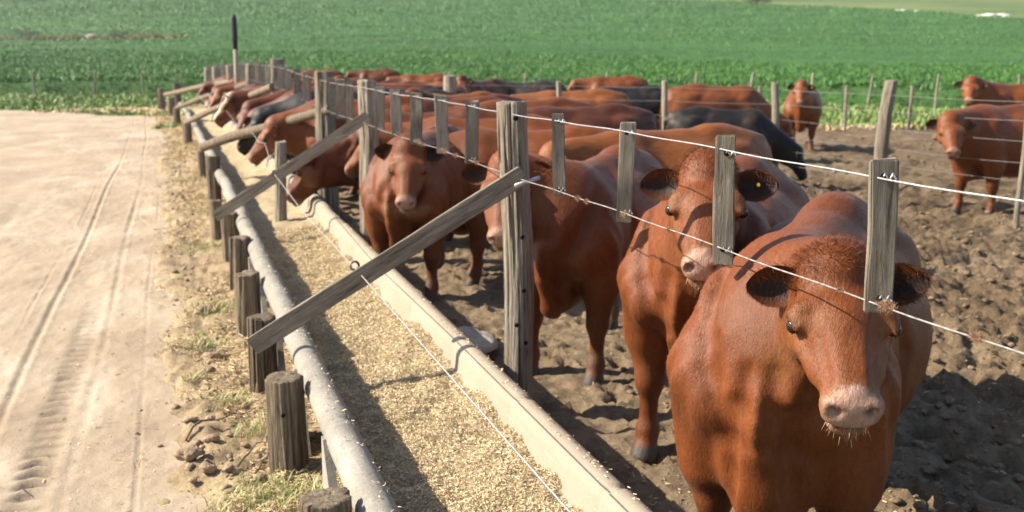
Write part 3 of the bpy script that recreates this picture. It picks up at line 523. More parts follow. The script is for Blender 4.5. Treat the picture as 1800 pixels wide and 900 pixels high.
plank('brace', (1.68, 9.10, 1.36), (.34, 9.45, .47), .10, .04, 6, M['wood_far'])
pole('brace', (1.72, 11.65, 1.28), (.42, 14.6, .66), .055, .068, M['stake'], 1)
pole('brace', (fx_at(17)-.05, 16.9, 1.38), (.40+float(bend(22.8)), 22.3, .52), .06, .06, M['stake'], 2)
pole('brace', (fx_at(22), 22, 1.3), (.35+float(bend(28)), 28, .55), .07, .06, M['stake'], 3)
pole('brace', (fx_at(27.5), 27.5, 1.2), (.2+float(bend(35)), 35, .62), .075, .07, M['stake'], 4)
# bolt through the brace and the cable threaded over the trough
v, f = tube([(1.60-FX, 4.76-4.95, 1.262), (1.74-FX, 4.80-4.95, 1.292)], .011, 8); link('bolt', mesh_np('bolt', v, f), M['wire'], fence)
RINGS = [(.86, 5.16, .83), (.86, 9.3, .86)]
for c in RINGS:
    a = np.linspace(0, 2*np.pi, 25); v, f = tube(np.stack([c[0]-FX+.022*np.cos(a), np.full(25, c[1]-4.95), c[2]+.022*np.sin(a)], -1), .007, 7); link('cable_ring', mesh_np('cable_ring', v, f), M['bolt'], fence)
cp = [(.86, -1, .85), (.86, 2.2, .815), (.86, 5.16, .82), (.86, 7.2, .80), (.86, 9.3, .85), (.9, 10.6, 1.02), (.92, 11.6, .95), (.95, 12.9, .96), (1.0, 15, .8), (.9, 18.5, 1.0), (.8, 22, .8), (.7, 25, .95)]
v, f = tube(np.array(cp)-np.array([FX, 4.95, 0]), .0028, 6); link('cable', mesh_np('cable', v, f), M['wire'], fence)
# leaning post between the troughs
o = link('leaning_post', post_mesh('leaning_post', .06, 1.05, .2, (.06, .1), 77, .12), M['wood'], None, (.98, 10.3, 0)); sharp(o); tag(o, 'slim grey leaning post standing at the end of the near trough', 'post')
# tall pole with black top
p = empty('marker_pole', (fx_at(24)-.1, 24, 0)); tag(p, 'tall thin pole with a black painted top rising behind the fence', 'pole')
v, f = tube([(0, 0, 0), (0.01, 0, 1.2), (.015, 0, 2.0)], [.05, .05, .048], 10); link('shaft', mesh_np('shaft', v, f), M['wood_far'], p)
v, f = tube([(.015, 0, 2.0), (.015, 0, 2.25), (.01, 0, 2.68), (.01, 0, 2.76)], [.05, .066, .064, .04], 10); link('painted_top', mesh_np('painted_top', v, f), M['paint_black'], p)
# cross fence behind the near pen, and the field fences
M['wire_far'] = mat('thin_old_wire', flat((.2, .19, .18), .6))
def line_fence(name, label, posts, wires, wire_r, cat='fence', mats=None):
    e = empty(name, (posts[0][0], posts[0][1], 0)); tag(e, label, cat); b0 = np.array([posts[0][0], posts[0][1], 0])
    for i, (X, Y, r, h, ln, bx) in enumerate(posts):
        o = link('post', post_mesh('post', r, h, .3, ln, i*3+len(name), .08, 16, bx, n_up=18), M['wood_far'], e, (X-b0[0], Y-b0[1], 0)); sharp(o)
    for z, sag in wires:
        P = []
        for (a, b) in zip(posts[:-1], posts[1:]):
            for t in np.linspace(0, 1, 8)[:-1]: P.append((a[0]+(b[0]-a[0])*t, a[1]+(b[1]-a[1])*t, z-sag*4*t*(1-t)))
        P.append((posts[-1][0], posts[-1][1], z)); v, f = tube(np.array(P)-b0, wire_r, 5); link('wire', mesh_np('wire', v, f), M['wire_far'], e)
    return e
def LD(l, d): x, y = from_ld(l, d); return float(x), float(y)
def at_px(px, d): return LD((px-900)/1800*(d*.9811+1.2*.1935), d)
CP = []
for px, d, r, h, ln, bx in [(600, 18.4, .05, 1.45, (0, 0), 0), (791, 17.2, .11, 1.55, (0, 0), 0), (985, 16.8, .045, 1.47, (-.02, 0), 0), (1172, 15.8, .05, 1.5, (-.04, 0), 0), (1366, 14.8, .055, 1.5, (-.05, 0), 0), (1553, 12.9, .085, 1.58, (.03, 0), -.06), (1797, 11.0, .032, 1.47, (0, 0), 0), (2050, 10, .05, 1.5, (0, 0), 0)]:
    x, y = at_px(px, d); CP.append((x, y, r, h, ln, bx))
line_fence('cross_fence', 'pale post and wire fence crossing behind the near cattle', CP, [(1.4, .01), (1.2, .015), (.98, .01), (.75, .02), (.55, .01), (.35, .01)], .0026)
q = [(*LD(l, 25.4+.06*l+rng.normal(0, .1)), .045, 1.12, (rng.normal(0, .04), 0), 0) for l in (4.6, 6.2, 8.4, 10.0, 11.9, 14, 16.5)]
line_fence('pen_edge_fence', 'thin stake fence along the far edge of the mud pen', q, [(1.0, .02), (.7, .02), (.4, .02)], .004)
q = [(*LD(l, float(crop_front(np.array(l)))-.7), .05, h, (rng.normal(.03, .05), 0), 0) for l, h in ((-25, 1.1), (-22.0, 1.1), (-19.3, 1.15), (-17, 1.05), (-15.3, 1.0), (-11, 1.1), (-7, 1.1), (-3, 1.1), (.5, 1.1), (4, 1.15), (7.4, 1.2), (9.3, 1.2), (11.4, 1.2), (13.2, 1.2), (15.2, 1.2), (17.5, 1.2), (20, 1.2))]
line_fence('field_fence', 'thin wooden stake fence standing in front of the green crop', q, [(.9, .02), (.5, .02)], .004)
# slab by the main post
v, f = clod_mesh(1, 42); o = link('stone_slab', mesh_np('stone_slab', v*np.array([.2, .3, .13]), f), M['stone'], None, (1.72, 6.15, .04)); tag(o, 'pale stone slab on the mud behind the main fence post', 'stone')
# scrub bank, bush and pale rocks on the hillside
def bush(name, l, d, s, n, label, cat, m, h=None):
    x, y = LD(l, d); z = float(hill_z(np.array(x), np.array(y)))-.1; e = empty(name, (x, y, z)); tag(e, label, cat); h = h or s
    u = rng.normal(size=(n, 3)); u /= np.linalg.norm(u, axis=1)[:, None]; c = rng.integers(0, 9, n); cen = rng.normal(0, .45, (9, 3))*np.array([s, s, h*.45])+np.array([0, 0, h*.75]); P = cen[c]+u*rng.uniform(.2, 1, (n, 1))**.5*np.array([s*.55, s*.55, h*.42]); P[:, 2] = np.maximum(P[:, 2], .02)
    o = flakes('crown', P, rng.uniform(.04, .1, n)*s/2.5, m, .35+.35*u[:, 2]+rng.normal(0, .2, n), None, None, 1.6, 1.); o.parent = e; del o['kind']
    v, f = tube([(0, 0, -.3), (.05, 0, h*.4), (0, .05, h*.8)], [.14*s/2.5, .1*s/2.5, .04], 8); link('trunk', mesh_np('trunk', v, f), M['stake'], e)
    return e
bush('bush', 61, 262, 4.6, 2600, 'dark rounded bush at the top edge on the far hillside', 'bush', M['scrub'], 5.2)
n = 5000; px_ = rng.uniform(-60, 330, n); d = 160+rng.normal(0, 3.0, n)+3*np.sin(px_*.05); x, y = from_ld((px_-900)/1800*d*.98, d); k = fbm(x*.13, y*.13, 0, 3, 99) > -.1; x, y = x[k], y[k]
blades('dry_bank', np.stack([x, y, can_z(x, y)-.1], -1), rng.uniform(.3, .9, len(x)), rng.uniform(.1, .22, len(x)), rng.uniform(.3, .9, len(x)), M['bank'], rng.uniform(0, 1.1, len(x)), 'dry tan grass bank crossing the green field at left', 'grass', 1)
for i, (px, s, lb) in enumerate([(50, 2.4, 'low dark shrub at the left end of the scrub bank'), (140, 1.5, 'small pale shrub in the middle of the scrub bank'), (205, 2.0, 'dark green shrub right of the dry bank'), (250, 2.2, 'wide grey green shrub at the right of the scrub bank'), (95, 1.4, 'small dry shrub beside the low dark shrub')]):
    d = 163; bush('shrub', (px-900)/1800*d*.98, d, s, 700, lb, 'shrub', M['scrub'] if i % 2 == 0 else M['blade'], s*.75)
for i, (px, d, s, sz, lb) in enumerate([(165, 160, 1.0, .45, 'small tan stone in the dry scrub bank'), (1580, 226, 1.7, .8, 'white rock on the far hillside, left one'), (1604, 226, 1.4, .6, 'white rock touching the left white rock'), (1730, 216, 2.0, .6, 'long pale rock on the far hillside, middle'), (1757, 216, 1.6, .7, 'pale rock at the right of the long one')]):
    x, y = LD((px-900)/1800*d*.98, d); v, f = clod_mesh(1, 5*i+2); o = link('rock', mesh_np('rock', v*np.array([s, s, sz*1.6]), f), M['rock'] if px > 1000 else M['stone'], None, (x, y, float(hill_z(np.array(x), np.array(y)))+(.9 if px < 1000 else .1))) if 'rock' in M else None
    if o: tag(o, lb, 'rock', 'rocks on the hillside')

# ------------------------------------------------------------------ cattle
class Field:
    def __init__(s, lo, hi, h):
        s.h = h; s.lo = np.array(lo, float); n = np.ceil((np.array(hi)-s.lo)/h).astype(int)+1
        s.ax = [s.lo[i]+h*np.arange(n[i]) for i in range(3)]; s.D = np.ones(n, np.float32)
    def apply(s, fn, lo, hi, k, op=1):
        sl = []
        for i in range(3):
            a = max(0, int(np.floor((lo[i]-s.lo[i])/s.h))); b = min(len(s.ax[i]), int(np.ceil((hi[i]-s.lo[i])/s.h))+1)
            if b <= a: return
            sl.append(slice(a, b))
        x = s.ax[0][sl[0]][:, None, None].astype(np.float32); y = s.ax[1][sl[1]][None, :, None].astype(np.float32); z = s.ax[2][sl[2]][None, None, :].astype(np.float32)
        d = fn(x, y, z); old = s.D[tuple(sl)]
        if op == 1:
            h = np.maximum(k-np.abs(old-d), 0)/k; new = np.minimum(old, d)-h*h*k*.25
        else:
            d = -d; h = np.maximum(k-np.abs(old-d), 0)/k; new = np.maximum(old, d)+h*h*k*.25
        s.D[tuple(sl)] = new
    def ell(s, c, r, k=.08, Mx=None, op=1):
        c = np.array(c, float); r = np.array(r, float); m = r.max()+k+.03
        ext = r+k+.03 if Mx is None else np.full(3, m)
        def fn(x, y, z):
            dx, dy, dz = x-c[0], y-c[1], z-c[2]
            if Mx is not None: dx, dy, dz = (Mx[i][0]*dx+Mx[i][1]*dy+Mx[i][2]*dz for i in range(3))
            k0 = np.sqrt((dx/r[0])**2+(dy/r[1])**2+(dz/r[2])**2)+1e-6; k1 = np.sqrt((dx/r[0]**2)**2+(dy/r[1]**2)**2+(dz/r[2]**2)**2)+1e-6
            return k0*(k0-1)/k1
        s.apply(fn, c-ext, c+ext, k, op)
    def rc(s, a, b, ra, rb, k=.06, sy=1., op=1):
        a, b = np.array(a, float), np.array(b, float); m = max(ra, rb)+k+.03; lo = np.minimum(a, b)-m; hi = np.maximum(a, b)+m; ab = b-a; L2 = (ab*ab).sum()+1e-9
        def fn(x, y, z):
            dx, dy, dz = x-a[0], y-a[1], z-a[2]; t = np.clip((dx*ab[0]+dy*ab[1]+dz*ab[2])/L2, 0, 1)
            return np.sqrt((dx-t*ab[0])**2+((dy-t*ab[1])/sy)**2+(dz-t*ab[2])**2)-(ra+(rb-ra)*t)
        s.apply(fn, lo, hi, k, op)
    def surface(s):
        D = s.D; sg = D < 0; nx, ny, nz = D.shape
        c = np.zeros((nx-1, ny-1, nz-1), np.int8)
        for i in (0, 1):
            for j in (0, 1):
                for k in (0, 1): c += sg[i:nx-1+i, j:ny-1+j, k:nz-1+k]
        act = (c > 0) & (c < 8); I = np.argwhere(act); idx = np.full(act.shape, -1, np.int64); idx[act] = np.arange(len(I))
        acc = np.zeros((len(I), 3)); cnt = np.zeros(len(I)); cor = [(i, j, k) for i in (0, 1) for j in (0, 1) for k in (0, 1)]
        val = {q: D[I[:, 0]+q[0], I[:, 1]+q[1], I[:, 2]+q[2]] for q in cor}
        for q in cor:
            for ax in range(3):
                if q[ax] == 0:
                    r = list(q); r[ax] = 1; r = tuple(r); a, b = val[q], val[r]; cr = (a < 0) != (b < 0)
                    t = np.where(cr, a/np.where(cr, a-b, 1), 0); p = np.array(q, float)[None].repeat(len(I), 0); p[:, ax] += t
                    acc[cr] += p[cr]; cnt[cr] += 1
        v = s.lo+(I+acc/cnt[:, None])*s.h; F = []
        for ax in range(3):
            o = [0, 0, 0]; o[ax] = 1; b1, b2 = [i for i in range(3) if i != ax]
            A = sg[:nx-o[0], :ny-o[1], :nz-o[2]]; B = sg[o[0]:, o[1]:, o[2]:]; E_ = np.argwhere(A != B)
            ok = (E_[:, b1] > 0) & (E_[:, b2] > 0) & (E_[:, b1] < D.shape[b1]-1) & (E_[:, b2] < D.shape[b2]-1); E_ = E_[ok]
            def cell(d1, d2):
                q = E_.copy(); q[:, b1] -= d1; q[:, b2] -= d2; return idx[q[:, 0], q[:, 1], q[:, 2]]
            Q = np.stack([cell(1, 1), cell(0, 1), cell(0, 0), cell(1, 0)], -1); fl = A[E_[:, 0], E_[:, 1], E_[:, 2]]
            if ax == 1: fl = ~fl
            Q[~fl] = Q[~fl][:, ::-1]; F.append(Q)
        return v, np.vstack(F)
def laplace(v, f, it=1, lam=.5):
    e = np.vstack([f[:, [i, (i+1) % 4]] for i in range(4)]); e = np.vstack([e, e[:, ::-1]]); n = np.bincount(e[:, 0], minlength=len(v))[:, None]
    for _ in range(it):
        s = np.stack([np.bincount(e[:, 0], v[e[:, 1], i], minlength=len(v)) for i in range(3)], -1); v = v+lam*(s/np.maximum(n, 1)-v)
    return v
RED, ORANGE, DARK, BLACK, DEEP = (.158, .044, .0098), (.205, .066, .015), (.072, .019, .007), (.007, .0065, .007), (.105, .026, .007)
STATS = []
def cow(label, root, heading, poll, muzzle, colour=RED, vox=.03, S=1., eartag=0, hair=0, tail=1, head_s=1., legs=(0, 0, 0, 0), fat=1., ears=((-.1, .0), (-.1, .0)), group='cattle in the feedlot', horn=False, white_face=False, name='cow', tag_s=1., deep=False, hw=1.3):
    """root (x,y) world point under mid body; heading = direction it faces (radians); poll, muzzle: world points"""
    ch, sh = math.cos(heading), math.sin(heading)
    def to_l(p):
        dx, dy, dz = p[0]-root[0], p[1]-root[1], p[2]; return np.array([dx*ch+dy*sh, -dx*sh+dy*ch, dz])/S
    P, Mz = to_l(poll), to_l(muzzle); u = Mz-P; u /= np.linalg.norm(u); wv = np.array([0, 0, 1.])-np.array([.25, 0, 0])*0
    if abs(u[2]) > .93: wv = np.array([math.copysign(1, 1), 0, .2])
    wv = wv-u*wv.dot(u); wv /= np.linalg.norm(wv); lv = np.cross(wv, u); H = np.stack([u, lv, wv]); hs = head_s; HW = hw
    def hp(a, b, c): return P+(u*a+lv*b+wv*c)*hs
    lo = np.minimum(np.array([-1.1, -.56, -.03]), hp(.25, 0, 0)-.42); hi = np.maximum(np.array([.9, .56, 1.55]), hp(.25, 0, 0)+.42); lo[2] = -.03
    F = Field(lo, hi, vox/S)
    # trunk
    F.ell((-.14, 0, .85), (.72, .375*fat, .385), .1); F.ell((.36, 0, .91), (.36, .275, .35), .09); F.ell((-.60, 0, .95), (.33, .27, .31), .10)
    F.ell((-.15, 0, .74), (.52, .34*fat, .30), .10); F.ell((.56, 0, .84), (.20, .19, .24), .07); F.rc((.66, 0, .76), (.58, 0, .50), .13, .085, .06, .85); F.rc((.58, 0, .5), (.35, 0, .52), .08, .1, .08)
    F.rc((.50, 0, 1.17), (-.45, 0, 1.215), .065, .08, .12); F.rc((-.35, 0, 1.215), (-.84, 0, 1.17), .075, .05, .14)
    for s_ in (1, -1):
        F.ell((-.48, .20*s_, 1.095), (.12, .08, .08), .08); F.ell((.40, .228*s_, .89), (.16, .075, .24), .07); F.ell((.585, .185*s_, .77), (.095, .085, .12), .05); F.ell((-.80, .13*s_, 1.04), (.1, .07, .08), .08)
    if deep:
        F.ell((.56, 0, .56), (.16, .16, .22), .08); F.rc((.35, 0, .55), (-.2, 0, .5), .14, .16, .12)
        for s_ in (1, -1): F.rc((.47, .225*s_, .80), (.43, .225*s_, .50), .155, .13, .07, .9)
    # legs: fl, fr, hl, hr
    for i, (s_, dx) in enumerate(((1, legs[0]), (-1, legs[1]))):
        y = .225*s_; F.rc((.47, y, .84), (.42+dx*.3, y, .60), .15, .125, .06, .85); F.rc((.42+dx*.3, y, .62), (.43+dx*.7, y*.94, .37), .115, .06, .05); F.ell((.435+dx*.7, y*.94, .355), (.062, .055, .07), .05)
        F.rc((.43+dx*.7, y*.94, .34), (.44+dx, y*.94, .13), .046, .04, .04); F.ell((.445+dx, y*.94, .12), (.05, .05, .05), .04); F.rc((.45+dx, y*.94, .1), (.475+dx, y*.94, .04), .045, .058, .03); F.rc((.48+dx, y*.94, .025), (.50+dx, y*.94, .0), .06, .065, .02)
    for i, (s_, dx) in enumerate(((1, legs[2]), (-1, legs[3]))):
        y = .19*s_; F.ell((-.60, y, .84), (.20, .115, .26), .12); F.rc((-.56+dx*.2, y*1.05, .68), (-.70+dx*.5, y, .52), .13, .085, .1); F.rc((-.66+dx*.4, y, .56), (-.80+dx*.8, y*.95, .43), .085, .055, .05); F.ell((-.815+dx*.8, y*.95, .43), (.055, .045, .06), .04)
        F.rc((-.80+dx*.8, y*.95, .42), (-.77+dx, y*.95, .14), .047, .04, .04); F.ell((-.765+dx, y*.95, .125), (.05, .05, .05), .04); F.rc((-.76+dx, y*.95, .1), (-.735+dx, y*.95, .04), .045, .056, .03); F.rc((-.73+dx, y*.95, .025), (-.71+dx, y*.95, .0), .058, .063, .02)
    if tail:
        F.rc((-.86, 0, 1.17), (-.96, .0, 1.08), .05, .035, .04); F.rc((-.96, 0, 1.08), (-.99, .01, .75), .03, .022, .02); F.rc((-.99, .01, .75), (-.97, .03, .52), .022, .05, .02); F.rc((-.97, .03, .52), (-.96, .03, .38), .05, .015, .02)
    # head and neck follow the trunk
    nb = hp(-.03, 0, -.06); F.rc((.44, 0, 1.0), hp(.0, 0, -.075), .24, (.125 if vox < .02 else .15)*hs, .13, .8); F.rc((.50, 0, .90), hp(.09, 0, -.17), .24, .085*hs, .13, .72); F.rc((.60, 0, .74), hp(.10, 0, -.2), .13, .05*hs, .12, .5); F.rc((.40, 0, 1.15), hp(-.01, 0, -.03), .1, .085*hs, .1)
    def skin(x0, z0, dx, dy):
        n_ = math.hypot(dx, dy)
        for t in np.arange(.05, .6, .006):
            p = np.array([x0+dx/n_*t, dy/n_*t, z0]); ip = np.round((p-F.lo)/F.h).astype(int)
            if (ip < 0).any() or (ip >= F.D.shape).any() or F.D[tuple(ip)] > 0: return p
        return p
    if vox < .02:
        for pts, r_g in (([(.46, 1.16, 0, 1), (.54, 1.02, .25, 1), (.56, .88, .6, 1), (.56, .74, .95, .8)], .022), ([(.45, .78, 1, .36), (.45, .66, 1, .42), (.45, .54, 1, .5), (.42, .44, 1, .55)], .034), ([(.20, 1.06, 0, 1), (.17, .88, 0, 1), (.19, .70, 0, 1)], .02), ([(.4, .92, 1, .12), (.42, .80, 1, .16), (.42, .68, 1, .12)], .016), ([(.38, .98, 1, .55), (.42, .86, 1, .5)], .016)):
            for s_ in (1, -1):
                Q = [skin(x0, z0, dx, dy*s_) for x0, z0, dx, dy in pts]
                for q0, q1 in zip(Q[:-1], Q[1:]): F.rc(q0, q1, r_g, r_g, .05, 1., -1)
    # head
    E = lambda c, r, k=.03, op=1: F.ell(hp(c[0], c[1]*HW, c[2]), np.array(r)*hs*np.array([1, HW, 1]), k, H, op)
    R = lambda a, b, ra, rb, k=.03, sy=1., op=1: F.rc(hp(a[0], a[1]*HW, a[2]), hp(b[0], b[1]*HW, b[2]), ra*hs*(HW*.5+.5), rb*hs*(HW*.5+.5), k, sy, op)
    R((.04, 0, -.075), (.18, 0, -.07), .088, .092, .03); R((.18, 0, -.078), (.41, 0, -.092), .080, .050, .03); E((.11, 0, -.018), (.11, .094, .030), .03); R((.2, 0, -.032), (.41, 0, -.05), .043, .030, .025)
    R((.09, 0, -.155), (.40, 0, -.145), .072, .032, .035); E((.0, 0, -.03), (.05, .075, .05), .04)
    for s_ in (1, -1):
        E((.125, .070*s_, -.13), (.11, .040, .085), .03); E((.172, .090*s_, -.030), (.05, .022, .022), .03); R((.235, .062*s_, -.075), (.36, .040*s_, -.078), .034, .026, .03); E((.447, .034*s_, -.072), (.030, .028, .034), .014)
    E((.420, 0, -.078), (.052, .060, .048), .025); E((.448, 0, -.108), (.038, .057, .032), .015); E((.436, 0, -.158), (.046, .044, .026), .02)
    for s_ in (1, -1):
        R((.225, .024*s_, -.012), (.40, .020*s_, -.034), .022, .016, .02); E((.275, .088*s_, -.058), (.06, .018, .03), .03, -1); R((.24, .074*s_, -.09), (.33, .062*s_, -.098), .018, .012, .03)
        R((.13, .03*s_, .004), (.15, .085*s_, -.004), .018, .016, .03)
    EV = .10
    for q in np.arange(.06, .16, .002):
        ip = np.round((hp(.19, q*HW, -.040)-F.lo)/F.h).astype(int)
        if (ip >= 0).all() and (ip < F.D.shape).all() and F.D[tuple(ip)] > 0: EV = q; break
    for s_ in (1, -1):
        E((.19, (EV+.004)*s_, -.040), (.028, .012, .016), .006, -1); R((.160, (EV-.002)*s_, -.022), (.216, (EV-.012)*s_, -.022), .008, .006, .012); R((.165, (EV)*s_, -.058), (.214, (EV-.008)*s_, -.054), .006, .005, .010)
        E((.476, .030*s_, -.062), (.020, .0125, .015), .005, -1); E((.466, .041*s_, -.066), (.020, .0085, .018), .005, -1)
        R((.484, .0, -.136), (.39, .066*s_, -.132), .0075, .006, .008, 1., -1)
    if horn:
        for s_ in (1, -1): R((.03, .1*s_, -.0), (.02, .2*s_, .06), .035, .022, .02); R((.02, .2*s_, .06), (.05, .24*s_, .17), .022, .008, .01)
    F.apply(lambda x, y, z: (z+0*x+0*y)*-1.0 if False else (z*np.ones_like(x)*np.ones_like(y)), lo, np.array([hi[0], hi[1], .03]), .001, -1) if False else None
    v, f = F.surface(); v = laplace(v, f, 2, .45)
    # soft folds and muscle
    hx = (v-P)@H.T/hs/np.array([1, HW, 1]); onhead = sstep(.09, -.01, np.linalg.norm((v-hp(.22, 0, -.07))/np.array([1, 1, 1]), axis=1)/hs-.27)
    amp = (1-onhead)*sstep(.35, .7, v[:, 2]); wob = (fbm(v[:, 0]*3.5+root[0], v[:, 1]*3.5, v[:, 2]*3.5, 3, 5)*.013+fbm(v[:, 0]*11, v[:, 1]*11, v[:, 2]*11, 2, 6)*.004)*amp
    if vox < .02:
        nk = np.exp(-((v[:, 0]-.62)/.16)**2)*amp; wob = wob+nk*.013*np.sin((v[:, 0]*1.0-v[:, 2]*.45)*60)*np.abs(v[:, 1])*4*(.5+.5*vnoise(v[:, 0]*5, v[:, 1]*5, v[:, 2]*5, 3))
    cen = np.stack([v[:, 0], v[:, 1]*0, np.full(len(v), .9)], -1); dn = v-cen; dn /= np.linalg.norm(dn, axis=1)[:, None]+1e-6; v = v+dn*wob[:, None]; v[:, 2] = np.maximum(v[:, 2], 0)
    # colour
    base = np.array(colour)[None].repeat(len(v), 0)*(1+.28*fbm(v[:, 0]*3+root[1], v[:, 1]*3, v[:, 2]*3, 4, 8))[:, None]; dust = (sstep(.05, .5, fbm(v[:, 0]*5, v[:, 1]*5+root[0], v[:, 2]*5, 4, 18))*.10)[:, None]; base = base*(1-dust)+np.array([.26, .15, .08])*dust; isb = colour[0] < .05
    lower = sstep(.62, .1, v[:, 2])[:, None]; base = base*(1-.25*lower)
    dirt = (sstep(.05, .4, fbm(v[:, 0]*6, v[:, 1]*6, v[:, 2]*6, 3, 9))*sstep(.5, .2, v[:, 2]))[:, None]*.55; base = base*(1-dirt)+np.array([.10, .075, .055])*dirt
    hoof = sstep(.075, .055, v[:, 2])[:, None]; base = base*(1-hoof)+np.array([.05, .042, .036])*hoof
    tansh = np.array([.21, .085, .028]) if not isb else np.array([.03, .025, .022])
    ering = onhead*np.exp(-((np.hypot(hx[:, 0]-.185, np.abs(hx[:, 1])-EV)-.0)/.06)**2)*.65; base = base*(1-ering[:, None])+tansh*ering[:, None]
    lips = onhead*sstep(.385, .43, hx[:, 0]+.25*np.maximum(-hx[:, 2]-.1, 0)); qf = hx[:, 0]+.5*hx[:, 2]; pad = onhead*sstep(.398, .412, qf-.1*np.abs(hx[:, 1]))*sstep(-.125, -.105, hx[:, 2])*(hx[:, 0] > .4)*sstep(.062, .048, np.abs(hx[:, 1])); mth = onhead*np.exp(-((hx[:, 2]+.135)/.007)**2)*sstep(.385, .41, hx[:, 0])
    lc = np.array([.28, .15, .085]) if not isb else np.array([.035, .03, .03]); pc = np.array([.46, .295, .23]) if not isb else np.array([.02, .018, .018])
    lk = .65 if vox < .019 else .3; base = base*(1-lk*lips[:, None])+lc*lk*lips[:, None]; pad = pad*(1 if vox < .019 else .5)*(.75+.3*vnoise(v[:, 0]*60, v[:, 1]*60, v[:, 2]*60, 3)); pad = np.clip(pad, 0, 1); base = base*(1-pad[:, None])+pc*pad[:, None]
    for s_ in (1, -1):
        nz = onhead*np.exp(-(((hx[:, 0]-.464)/.022)**2+((hx[:, 1]-.034*s_)/.0125)**2+((hx[:, 2]+.063)/.015)**2)); base = base*(1-.85*nz[:, None])+np.array([.03, .012, .01])*.85*nz[:, None]
        sk = onhead*np.exp(-(np.sqrt((hx[:, 0]-.19)**2+(np.abs(hx[:, 1])-EV)**2+(hx[:, 2]+.04)**2)/.027)**4); base = base*(1-.75*sk[:, None])+np.array([.045, .02, .014])*.75*sk[:, None]
    base = base*(1-.75*mth[:, None])+np.array([.03, .015, .01])*.75*mth[:, None]
    if white_face:
        wf = onhead*sstep(.055, .03, np.abs(hx[:, 1])+.02*vnoise(v[:, 0]*20, v[:, 1]*20, v[:, 2]*20, 1))*sstep(-.09, -.05, hx[:, 2]); base = base*(1-wf[:, None])+np.array([.6, .52, .42])*wf[:, None]
    if horn:
        hn = sstep(.135, .15, np.abs(hx[:, 1]))*sstep(-.05, 0, hx[:, 2])*(np.abs(hx[:, 0]) < .2); base = base*(1-hn[:, None])+np.array([.62, .55, .42])*hn[:, None]
    V, FQ, C = [v], [f], [base]; nv = len(v); earpts = []
    # ears
    for s_, (droop, fw) in zip((1, -1), ears):
        er = hp(.03, .092*s_, -.045); d = lv*s_*.95+wv*droop*1.2-u*.08+wv*.0; d /= np.linalg.norm(d); nf = u*(.55+fw)+wv*.75; nf = nf-d*nf.dot(d); nf /= np.linalg.norm(nf); sd = np.cross(d, nf)
        ns, ntt = (14, 11) if vox < .02 else (8, 5); ss, tt = np.meshgrid(np.linspace(0, 1, ns), np.linspace(-1, 1, ntt), indexing='ij'); wd = (.022+.043*np.sin(np.pi*np.clip(ss*.80+.08, 0, 1))**.9)*np.sqrt(np.clip(1-ss**5*.93, 0, 1)); Ln = .175*hs
        curl = .030*(1-tt**2)*np.sin(np.pi*np.clip(ss*.9+.1, 0, 1)); base_p = er+d*(Ln*ss)[..., None]+sd*(wd*hs*tt)[..., None]
        A = base_p-nf*((curl)*hs)[..., None]+nf*(.012*ss**2)[..., None]; B = A-nf*(.009*hs*(1.05-.6*ss)*(1-.85*tt**4))[..., None]
        k = ns*ntt; ii = np.arange(ns-1)[:, None]*ntt+np.arange(ntt-1)[None]; q = np.stack([ii, ii+1, ii+ntt+1, ii+ntt], -1).reshape(-1, 4)
        edge = [[j*ntt, (j+1)*ntt, k+(j+1)*ntt, k+j*ntt] for j in range(ns-1)]+[[j*ntt+ntt-1, k+j*ntt+ntt-1, k+(j+1)*ntt+ntt-1, (j+1)*ntt+ntt-1] for j in range(ns-1)]+[[(ns-1)*ntt+j, (ns-1)*ntt+j+1, k+(ns-1)*ntt+j+1, k+(ns-1)*ntt+j] for j in range(ntt-1)]
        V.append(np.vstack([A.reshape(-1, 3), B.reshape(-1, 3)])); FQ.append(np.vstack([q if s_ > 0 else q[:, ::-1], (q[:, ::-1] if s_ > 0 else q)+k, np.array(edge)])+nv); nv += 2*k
        inn = (1-.55*np.abs(tt.ravel())**2)[:, None]; ci = np.array(colour)*(1-.93*inn)+np.array([.012, .007, .006])*inn*.6; C += [ci, np.array(colour)[None].repeat(k, 0)*.95]  # ear inside nearly black: dark hair, with its shade put into the colour
        earpts.append((er, d, nf, sd, Ln, hs))
    v = np.vstack(V); f = np.vstack(FQ); base = np.vstack(C)
    e = empty(name, (root[0], root[1], 0)); e.rotation_euler = (0, 0, heading); e.scale = (S, S, S); tag(e, label, 'cow', group)
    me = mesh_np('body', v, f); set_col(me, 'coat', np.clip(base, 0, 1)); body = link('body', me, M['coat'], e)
    for s_ in (1, -1):
        import bmesh
        bm = bmesh.new(); bmesh.ops.create_uvsphere(bm, u_segments=14 if vox < .02 else 8, v_segments=10 if vox < .02 else 6, radius=.0225*hs); em = bpy.data.meshes.new('eye'); bm.to_mesh(em); bm.free(); em.polygons.foreach_set('use_smooth', np.ones(len(em.polygons), bool)); link('eye', em, M['eye'], e, hp(.19, (EV*HW-.0155)*s_, -.040))
    if eartag:
        er, d, nf, sd, Ln, hs_ = earpts[0 if eartag > 0 else 1]; c = er+d*Ln*.55+nf*.02; a = np.linspace(0, 2*np.pi, 14, endpoint=False); ring = np.stack([(np.cos(a))[:, None]*d*.019*tag_s+np.sin(a)[:, None]*sd*.022*tag_s+c, (np.cos(a))[:, None]*d*.019*tag_s+np.sin(a)[:, None]*sd*.022*tag_s+c+nf*.004]).reshape(-1, 3)
        link('ear_tag', mesh_np('ear_tag', ring, [np.array([[i, (i+1) % 14, 14+(i+1) % 14, 14+i] for i in range(14)]), np.array([list(range(14))[::-1], list(range(14, 28))])], False), M['tag'], e)
